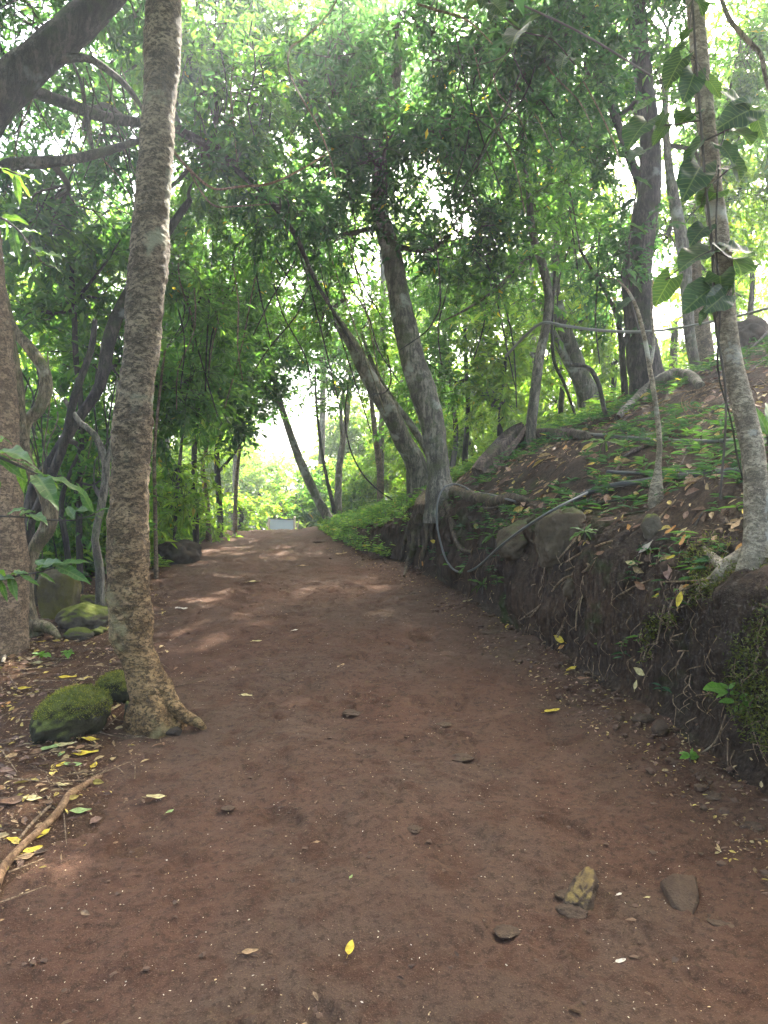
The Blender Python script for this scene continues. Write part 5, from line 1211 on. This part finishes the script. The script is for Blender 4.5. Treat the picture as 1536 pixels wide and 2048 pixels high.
for (lab, px, py, l, a, c) in (
        ('yellow leaf caught on the bank face under the right tree', 1353, 1126, 22, -.6, YEL), ('pale yellow narrow leaf hanging on the dark bank face', 1270, 1132, 24, 1.9, PAL_), ('brown oval leaf hanging on the dark bank face', 1290, 1177, 32, 1.3, BRN), ('large grey curled leaf near the bank top', 1303, 1106, 40, .1, (.33, .29, .24)),
        ('orange leaf on the bank top left of the curled grey leaf', 1267, 1065, 22, 1.0, ORA), ('orange leaf lying above the curled grey leaf', 1350, 1073, 28, .1, ORA), ('yellow-brown leaf slanting on the bank top', 1377, 1092, 30, .5, ORA), ('rusty leaf leaning at the left of the right tree foot', 1488, 1112, 34, .6, ORA), ('yellow leaf with brown end on the mossy bank', 1370, 1204, 34, .6, YEL),
        ('small yellow leaf on the bank left of the moss', 1328, 1196, 22, -.1, YEL), ('pinkish brown crumpled leaf on the bank face', 1345, 1150, 44, .9, (.26, .16, .12)), ('small orange disc leaf on the bank face', 1382, 1178, 14, 0, ORA), ('yellow narrow leaf at the right edge below the tree', 1520, 1203, 34, .15, YEL), ('tan leaf hanging beside the right tree roots', 1494, 1165, 30, 1.6, TAN),
        ('brown leaf under the mossy knob', 1340, 1048, 28, 1.2, BRN), ('cream leaf at the foot of the cut bank', 1290, 1345, 30, 1.2, PAL_), ('pale scrap leaf at the foot of the cut bank', 1282, 1372, 20, .6, PAL_), ('dark curled leaf on the soil below the bank', 1168, 1372, 26, -.3, BRN), ('brown leaf on the bank face below the round boulder', 1210, 1112, 22, -.4, BRN),
        ('orange leaf on the bank by the slab', 1036, 1046, 24, .8, ORA), ('tan leaf lying on the bank next to the round boulder', 1170, 1085, 22, .8, TAN), ('yellow leaf high on the slope behind the sapling', 1362, 848, 22, .1, YEL), ('yellow leaf on the slope by the pipes', 1190, 938, 26, -.2, YEL), ('yellow leaf heap piece right of the dead wood slab', 1135, 905, 24, 1.0, ORA),
        ('yellow leaf hanging beside the bare roots', 874, 1085, 18, 1.5, YEL), ('small orange leaf low on the bank under the roots', 852, 1129, 12, .8, ORA), ('orange leaf at the sapling base', 1070, 935, 22, .2, ORA), ('yellow leaf right of the right tree sapling', 1500, 1035, 34, .8, YEL), ('dry tan leaf on the slope right of the pipes', 1480, 1065, 36, .5, TAN)):
    fallen(lab, px, py, l, a, c, lift=.05)

# ------------------------------------------------------------------ uncountable ground layers
def scatter(n, x0f, x1f, y0, y1, r, power=1.6):
    y = y0 + (y1 - y0) * r.random(n) ** power
    a = x0f(y); b = x1f(y)
    x = a + (b - a) * r.random(n)
    return x, y
r5 = np.random.default_rng(5)
LIT = np.array([(.20, .115, .06), (.13, .075, .045), (.30, .20, .10), (.36, .27, .13), (.09, .055, .035), (.26, .16, .11), (.42, .32, .08)])
def litter(name, label, x, y, Lr, r, lift=.004, tilt=.35, pal=LIT):
    n = len(x)
    nn_ = gnormal(x, y)
    P = np.stack([x, y, H(x, y)], -1) + nn_ * lift + np.array([0, 0, .008]) * r.random((n, 1))
    a = r.random(n) * 6.283
    d = np.stack([np.cos(a), np.sin(a), 0 * a], -1)
    d = nrm(d - nn_ * (d * nn_).sum(1, keepdims=True)) + nn_ * (tilt * r.random((n, 1)) * .5)
    N_ = nrm(nn_ + tilt * r.normal(size=(n, 3)))
    L = Lr[0] + (Lr[1] - Lr[0]) * r.random(n) ** 1.5
    c = pal[r.integers(0, len(pal), n)] * (.6 + .7 * r.random((n, 1)))
    mb = MB(); leaves(mb, P, d, N_, L, L * (.3 + .25 * r.random(n)), c, 0, .15, .1)
    return tag(mb.build(name, [M['litter']]), label, 'litter', kind='stuff')
x, y = scatter(9000, lambda y: FOOT(y) + .15, lambda y: FOOT(y) + 5.5, 2.6, 14, r5)
litter('slope_litter', 'brown leaf litter on the wooded slope', x, y, (.03, .10), r5)
x, y = scatter(7500, lambda y: LEFT(y) - 2.2, lambda y: LEFT(y) + .12 + 0 * y, 2.4, 12, r5)
keep = r5.random(len(x)) < sm(-.15, .5, LEFT(y) - x)
litter('floor_litter', 'brown and tan leaf litter left of the path', x[keep], y[keep], (.012, .07), r5)
x, y = scatter(9000, lambda y: LEFT(y) - 1.8, lambda y: LEFT(y) + .15, 2.3, 8, r5, 1.6)
keep = r5.random(len(x)) < sm(-.2, .25, LEFT(y) - x)
litter('floor_husks', 'tan husks and leaf crumbs on the soil left of the path', x[keep], y[keep], (.005, .02), r5, .004, .5, np.array([(.34, .23, .12), (.22, .13, .07), (.42, .32, .2), (.14, .08, .05)]))
x, y = scatter(2600, lambda y: FOOT(y) - .45, lambda y: FOOT(y) + .05, 2.4, 11, r5)
litter('edge_litter', 'scraps of leaf at the foot of the bank', x, y, (.008, .035), r5)
x, y = scatter(5200, lambda y: LEFT(y) - .8, lambda y: FOOT(y), 1.6, 9, r5, 1.9)
litter('petal_bits', 'tiny pale petals and husks strewn over the path', x, y, (.004, .0105), r5, .003, .3, np.array([(.55, .47, .34), (.62, .56, .46), (.40, .31, .2), (.5, .38, .2)]))
x, y = scatter(260, lambda y: LEFT(y) + .1, lambda y: FOOT(y) - .05, 1.7, 11, r5, 1.3)
litter('path_scraps', 'brown scraps of leaf trodden into the path', x, y, (.012, .045), r5, .004, .25, np.array([(.10, .06, .038), (.15, .09, .05), (.075, .045, .03), (.24, .16, .09)]))
# crumbs of soil
x, y = scatter(2600, lambda y: LEFT(y) - .3, lambda y: FOOT(y) + .02, 1.7, 9, r5, 1.9)
V, Fc = ICO1
n = len(x)
s = (.0022 + .0105 * r5.random(n) ** 5)
P = (V[None] * (1 + .5 * r5.normal(size=(n, len(V), 1)).clip(-1, 1)) * s[:, None, None] * np.array([1, 1, .45]) + (np.stack([x, y, H(x, y) + .002], -1))[:, None])
mb = MB(); mb.add(P.reshape(-1, 3), (Fc[None] + np.arange(n)[:, None, None] * len(V)).reshape(-1, 3))
tag(mb.build('soil_crumbs', M['crumb']), 'small crumbs of soil on the path', 'soil', kind='stuff')

def herbs(name, label, x, y, hgt, L, r, kinds=('mid', 'bright'), K=8, wr=.26, mats='herb', lift=.5):
    n = len(x)
    g = np.stack([x, y, H(x, y)], -1)
    h = hgt * (.5 + r.random(n))
    lean = r.normal(size=(n, 3)) * np.array([.25, .25, 0]) + np.array([0, -.05, 1.])
    top = g + nrm(lean) * h[:, None]
    mb = MB()
    sticks(mb, g, top, np.full(n, .0022), np.full(n, .0012), 1)
    t = (.25 + .75 * r.random((n, K)))
    P = (g[:, None] + (top - g)[:, None] * t[..., None]).reshape(-1, 3)
    a = r.random((n, K)) * 6.283
    D = np.stack([np.cos(a), np.sin(a), .15 + .5 * r.random((n, K)) * lift], -1).reshape(-1, 3)
    Ls = (L * (.5 + .8 * r.random((n, K)))).reshape(-1)
    c = np.concatenate([palcol(kinds[q % len(kinds)], K, r) for q in range(n)])
    leaves(mb, P, D, nrm(np.array([0, 0, 1.]) + .3 * r.normal(size=(n * K, 3))), Ls, Ls * wr, c, 0, .15, .35)
    return tag(mb.build(name, [M[mats], M['twig']]), label, 'herbs', kind='stuff')
# herb carpet where the bank runs out below the crest
x, y = scatter(3400, lambda y: FOOT(y) - .15, lambda y: FOOT(y) + 2.6, 8.6, 16, r5, 1.1)
k = fbm(np.stack([x * 1.3, y * 1.3, 0 * x], -1), 2) > -.35
k &= (y > 9.2) | (x > FOOT(y) + .8)
herbs('herb_carpet', 'bright low herbs covering the slope beside the upper path', x[k], y[k], .15, .065, r5, ('mid', 'bright', 'mid'), 10, .38)
x, y = scatter(1900, lambda y: FOOT(y) + .35, lambda y: FOOT(y) + 4.0, 3.2, 9.5, r5, .9)
k = fbm(np.stack([x * 1.2 + 9, y * 1.2, 0 * x], -1), 2) > -.12
herbs('slope_herbs', 'patches of thin-leaved herbs on the bank top', x[k], y[k], .07, .095, r5, ('mid', 'dark', 'dark'), 8, .12, 'herb', 1.1)
x, y = scatter(900, lambda y: FOOT(y) + .1, lambda y: FOOT(y) + 4.5, 3.0, 11, r5, 1.2)
litter('slope_leaves', 'larger dry leaves lying on the slope', x, y, (.07, .15), r5, .012, .5)
x, y = scatter(260, lambda y: FOOT(y) + .02, lambda y: FOOT(y) + .35, 4.0, 9.0, r5, 1.0)
k = fbm(np.stack([x * 1.6 + 3, y * 1.6, 0 * x], -1), 2) > .1
herbs('bank_herbs', 'wisps of herb clinging to the bank face', x[k], y[k], .06, .07, r5, ('mid', 'dark'), 7, .2, 'herb', .2)
x, y = scatter(1300, lambda y: LEFT(y) - 1.6, lambda y: LEFT(y) - .05, 9.0, 17, r5, 1.1)
herbs('rim_herbs', 'low bright herbs along the left rim of the upper path', x, y, .14, .10, r5, ('bright', 'bright', 'mid'))
x, y = scatter(1500, lambda y: LEFT(y) - 6.0, lambda y: LEFT(y) - 1.4, 6.8, 15, r5, 1.0)
herbs('thicket_herbs', 'green undergrowth on the floor of the left thicket', x, y, .35, .15, r5, ('mid', 'bright', 'mid'), 10, .32)
x, y = scatter(1500, lambda y: FOOT(y) + 2.4, lambda y: FOOT(y) + 9.0, 9.5, 18, r5, 1.0)
herbs('ridge_herbs', 'green undergrowth along the ridge of the slope', x, y, .35, .15, r5, ('bright', 'mid', 'bright'), 10, .32)
# moss on the near bank face
n = 16000
y = 2.9 + 1.35 * r5.random(n); hh = r5.random(n) * .95
tq = np.interp(hh, PROF.y[300:2600] + np.arange(2300) * 1e-7, PROF.x[300:2600])
x = FOOT(y) + tq
k = fbm(np.stack([y * 3.0, hh * 3.0, 0 * y + 2], -1), 3) > .12
x, y, hh = x[k], y[k], hh[k]
P = np.stack([x - .045, y, H(x, y)], -1) + r5.normal(size=(len(x), 3)) * .015
c = np.array([(.085, .10, .02), (.06, .075, .018), (.12, .125, .025)])[r5.integers(0, 3, len(x))] * (.6 + .6 * r5.random((len(x), 1)))
mb = MB(); leaves(mb, P, np.array([-.6, -.3, .1]) + .8 * r5.normal(size=(len(x), 3)), rnd_unit(len(x), r5), .016 + .012 * r5.random(len(x)), .007, c)
tag(mb.build('bank_moss', [M['herb']]), 'shaggy dark moss on the near bank face', 'moss', kind='stuff')
# exposed roots on the bank
r6 = np.random.default_rng(12)
for (lab, pts) in (
        ('pale forked root looping out of the bank face under the boulder', [(1060, 1235, 3), (1095, 1195, 4), (1125, 1160, 5), (1165, 1145, 5), (1178, 1132, 5), (1165, 1128, 4), (1130, 1142, 3)]), ('thin pale root across the bank top right of the boulder', [(1130, 1125, 3), (1165, 1105, 4), (1205, 1088, 4), (1225, 1082, 3)]),
        ('straight vertical root hanging on the bank face', [(1160, 1200, 4), (1153, 1230, 4), (1152, 1262, 3)]), ('pale crooked root below the right tree moss', [(1330, 1215, 4), (1322, 1240, 4), (1318, 1265, 3), (1313, 1288, 3)]), ('pale root running down from the right tree to the moss', [(1400, 1165, 4), (1360, 1185, 4), (1340, 1215, 4), (1335, 1250, 3)]),
        ('long thin root along the bank top left of the right tree', [(1420, 1160, 4), (1370, 1163, 4), (1310, 1165, 3)]), ('thick broken root end sticking from the mossy bank', [(1478, 1200, 14), (1470, 1222, 12), (1464, 1245, 9)]), ('curved root hanging at the bank foot below the seedling', [(1452, 1430, 5), (1440, 1465, 5), (1425, 1490, 4), (1400, 1508, 3)]),
        ('pale root at the right edge hanging over the moss', [(1500, 1180, 6), (1512, 1205, 6), (1535, 1215, 5)]), ('short bright root near the bank foot', [(1130, 1235, 4), (1122, 1260, 4), (1115, 1275, 3)]), ('thin root slanting down the bank left of the vertical root', [(1040, 1240, 3), (1075, 1215, 3), (1100, 1190, 3)]),
        ('slanting root under the round boulder', [(1118, 1118, 4), (1140, 1092, 4), (1165, 1060, 4), (1180, 1045, 3)]), ('thin root dangling left of the moss', [(1218, 1140, 3), (1215, 1165, 3), (1222, 1185, 2)]), ('fine root spread over the dark bank centre', [(1240, 1190, 3), (1275, 1170, 3), (1300, 1160, 2)])):
    ground_tube('exposed_root', lab, 'root', pts, 'root', .085, sides=6, rough=.12, step=.02)
mb = MB()
for q in range(330):
    px = r6.uniform(830, 1536); py = r6.uniform(1090, 1330) if px < 1350 else r6.uniform(1060, 1500)
    g = onground(px, py)
    if g[0] < FOOT(g[1]) - .02: continue
    a = r6.uniform(3.2, 6.2) if r6.random() < .6 else r6.uniform(0, 6.28); l = r6.uniform(.04, .22)
    P = [g + np.array([-.03, -.02, 0]), g + np.array([-.06 + r6.normal() * .01, -.03 + .5 * l * math.cos(a), .5 * l * math.sin(a) - .02]), g + np.array([-.03, -.02 + l * math.cos(a), l * math.sin(a) * .8 - .05])]
    w0 = r6.uniform(.7, 1.5); tube(mb, P, [.0028 * w0, .0022 * w0, .0010], 4, k=4, cap=False)
tag(mb.build('fine_roots', M['root'], None, True), 'fine pale rootlets bristling from the bank', 'roots', kind='stuff')
# clods fallen from the bank
n = 900
y = 2.3 + 8.2 * r5.random(n) ** 1.3
x = FOOT(y) - .03 - np.abs(r5.normal(size=n)) * .17
V, Fc = ICO2
s = .005 + .020 * r5.random(n) ** 4
P = V[None] * (1 + .25 * r5.normal(size=(n, len(V), 1)).clip(-1, 1)) * s[:, None, None] * np.array([1.1, 1, .7]) + np.stack([x, y, H(x, y) + s * .3], -1)[:, None]
mb = MB(); mb.add(P.reshape(-1, 3), (Fc[None] + np.arange(n)[:, None, None] * len(V)).reshape(-1, 3))
tag(mb.build('fallen_clods', M['crumb']), 'clods of earth fallen along the foot of the bank', 'soil', kind='stuff')
# twigs in the litter
mb = MB()
x, y = scatter(650, lambda y: FOOT(y) + .25, lambda y: FOOT(y) + 5, 3, 12, r5)
x2, y2 = scatter(350, lambda y: LEFT(y) - 1.6, lambda y: LEFT(y), 2.5, 8, r5)
x = np.concatenate([x, x2]); y = np.concatenate([y, y2])
O = np.stack([x, y, H(x, y) + .012], -1); a = r5.random(len(x)) * 6.283; l = .05 + .3 * r5.random(len(x)) ** 2
E = O + np.stack([np.cos(a) * l, np.sin(a) * l, 0 * a], -1); E[:, 2] = H(E[:, 0], E[:, 1]) + .015
sticks(mb, O, E, np.full(len(x), .004), np.full(len(x), .002), 0)
tag(mb.build('litter_twigs', M['root']), 'small twigs scattered through the litter', 'twigs', kind='stuff')
# ------------------------------------------------------------------ thin sunlit haze under the trees
HAZE = 0.0045
mh = bpy.data.materials.new('haze_air'); mh.use_nodes = True
th_ = mh.node_tree; th_.nodes.clear()
ho = th_.nodes.new('ShaderNodeOutputMaterial'); pv = th_.nodes.new('ShaderNodeVolumePrincipled')
pv.inputs['Color'].default_value = (.84, .92, 1.0, 1)
pv.inputs['Density'].default_value = HAZE
pv.inputs['Anisotropy'].default_value = .6
th_.links.new(pv.outputs[0], ho.inputs['Volume'])
if HAZE:
    mb = MB(); boxm(mb, (0, 45, 5), (180, 118, 26))
    tag(mb.build('haze', mh), 'thin pale haze in the air under the trees', 'haze', kind='stuff')
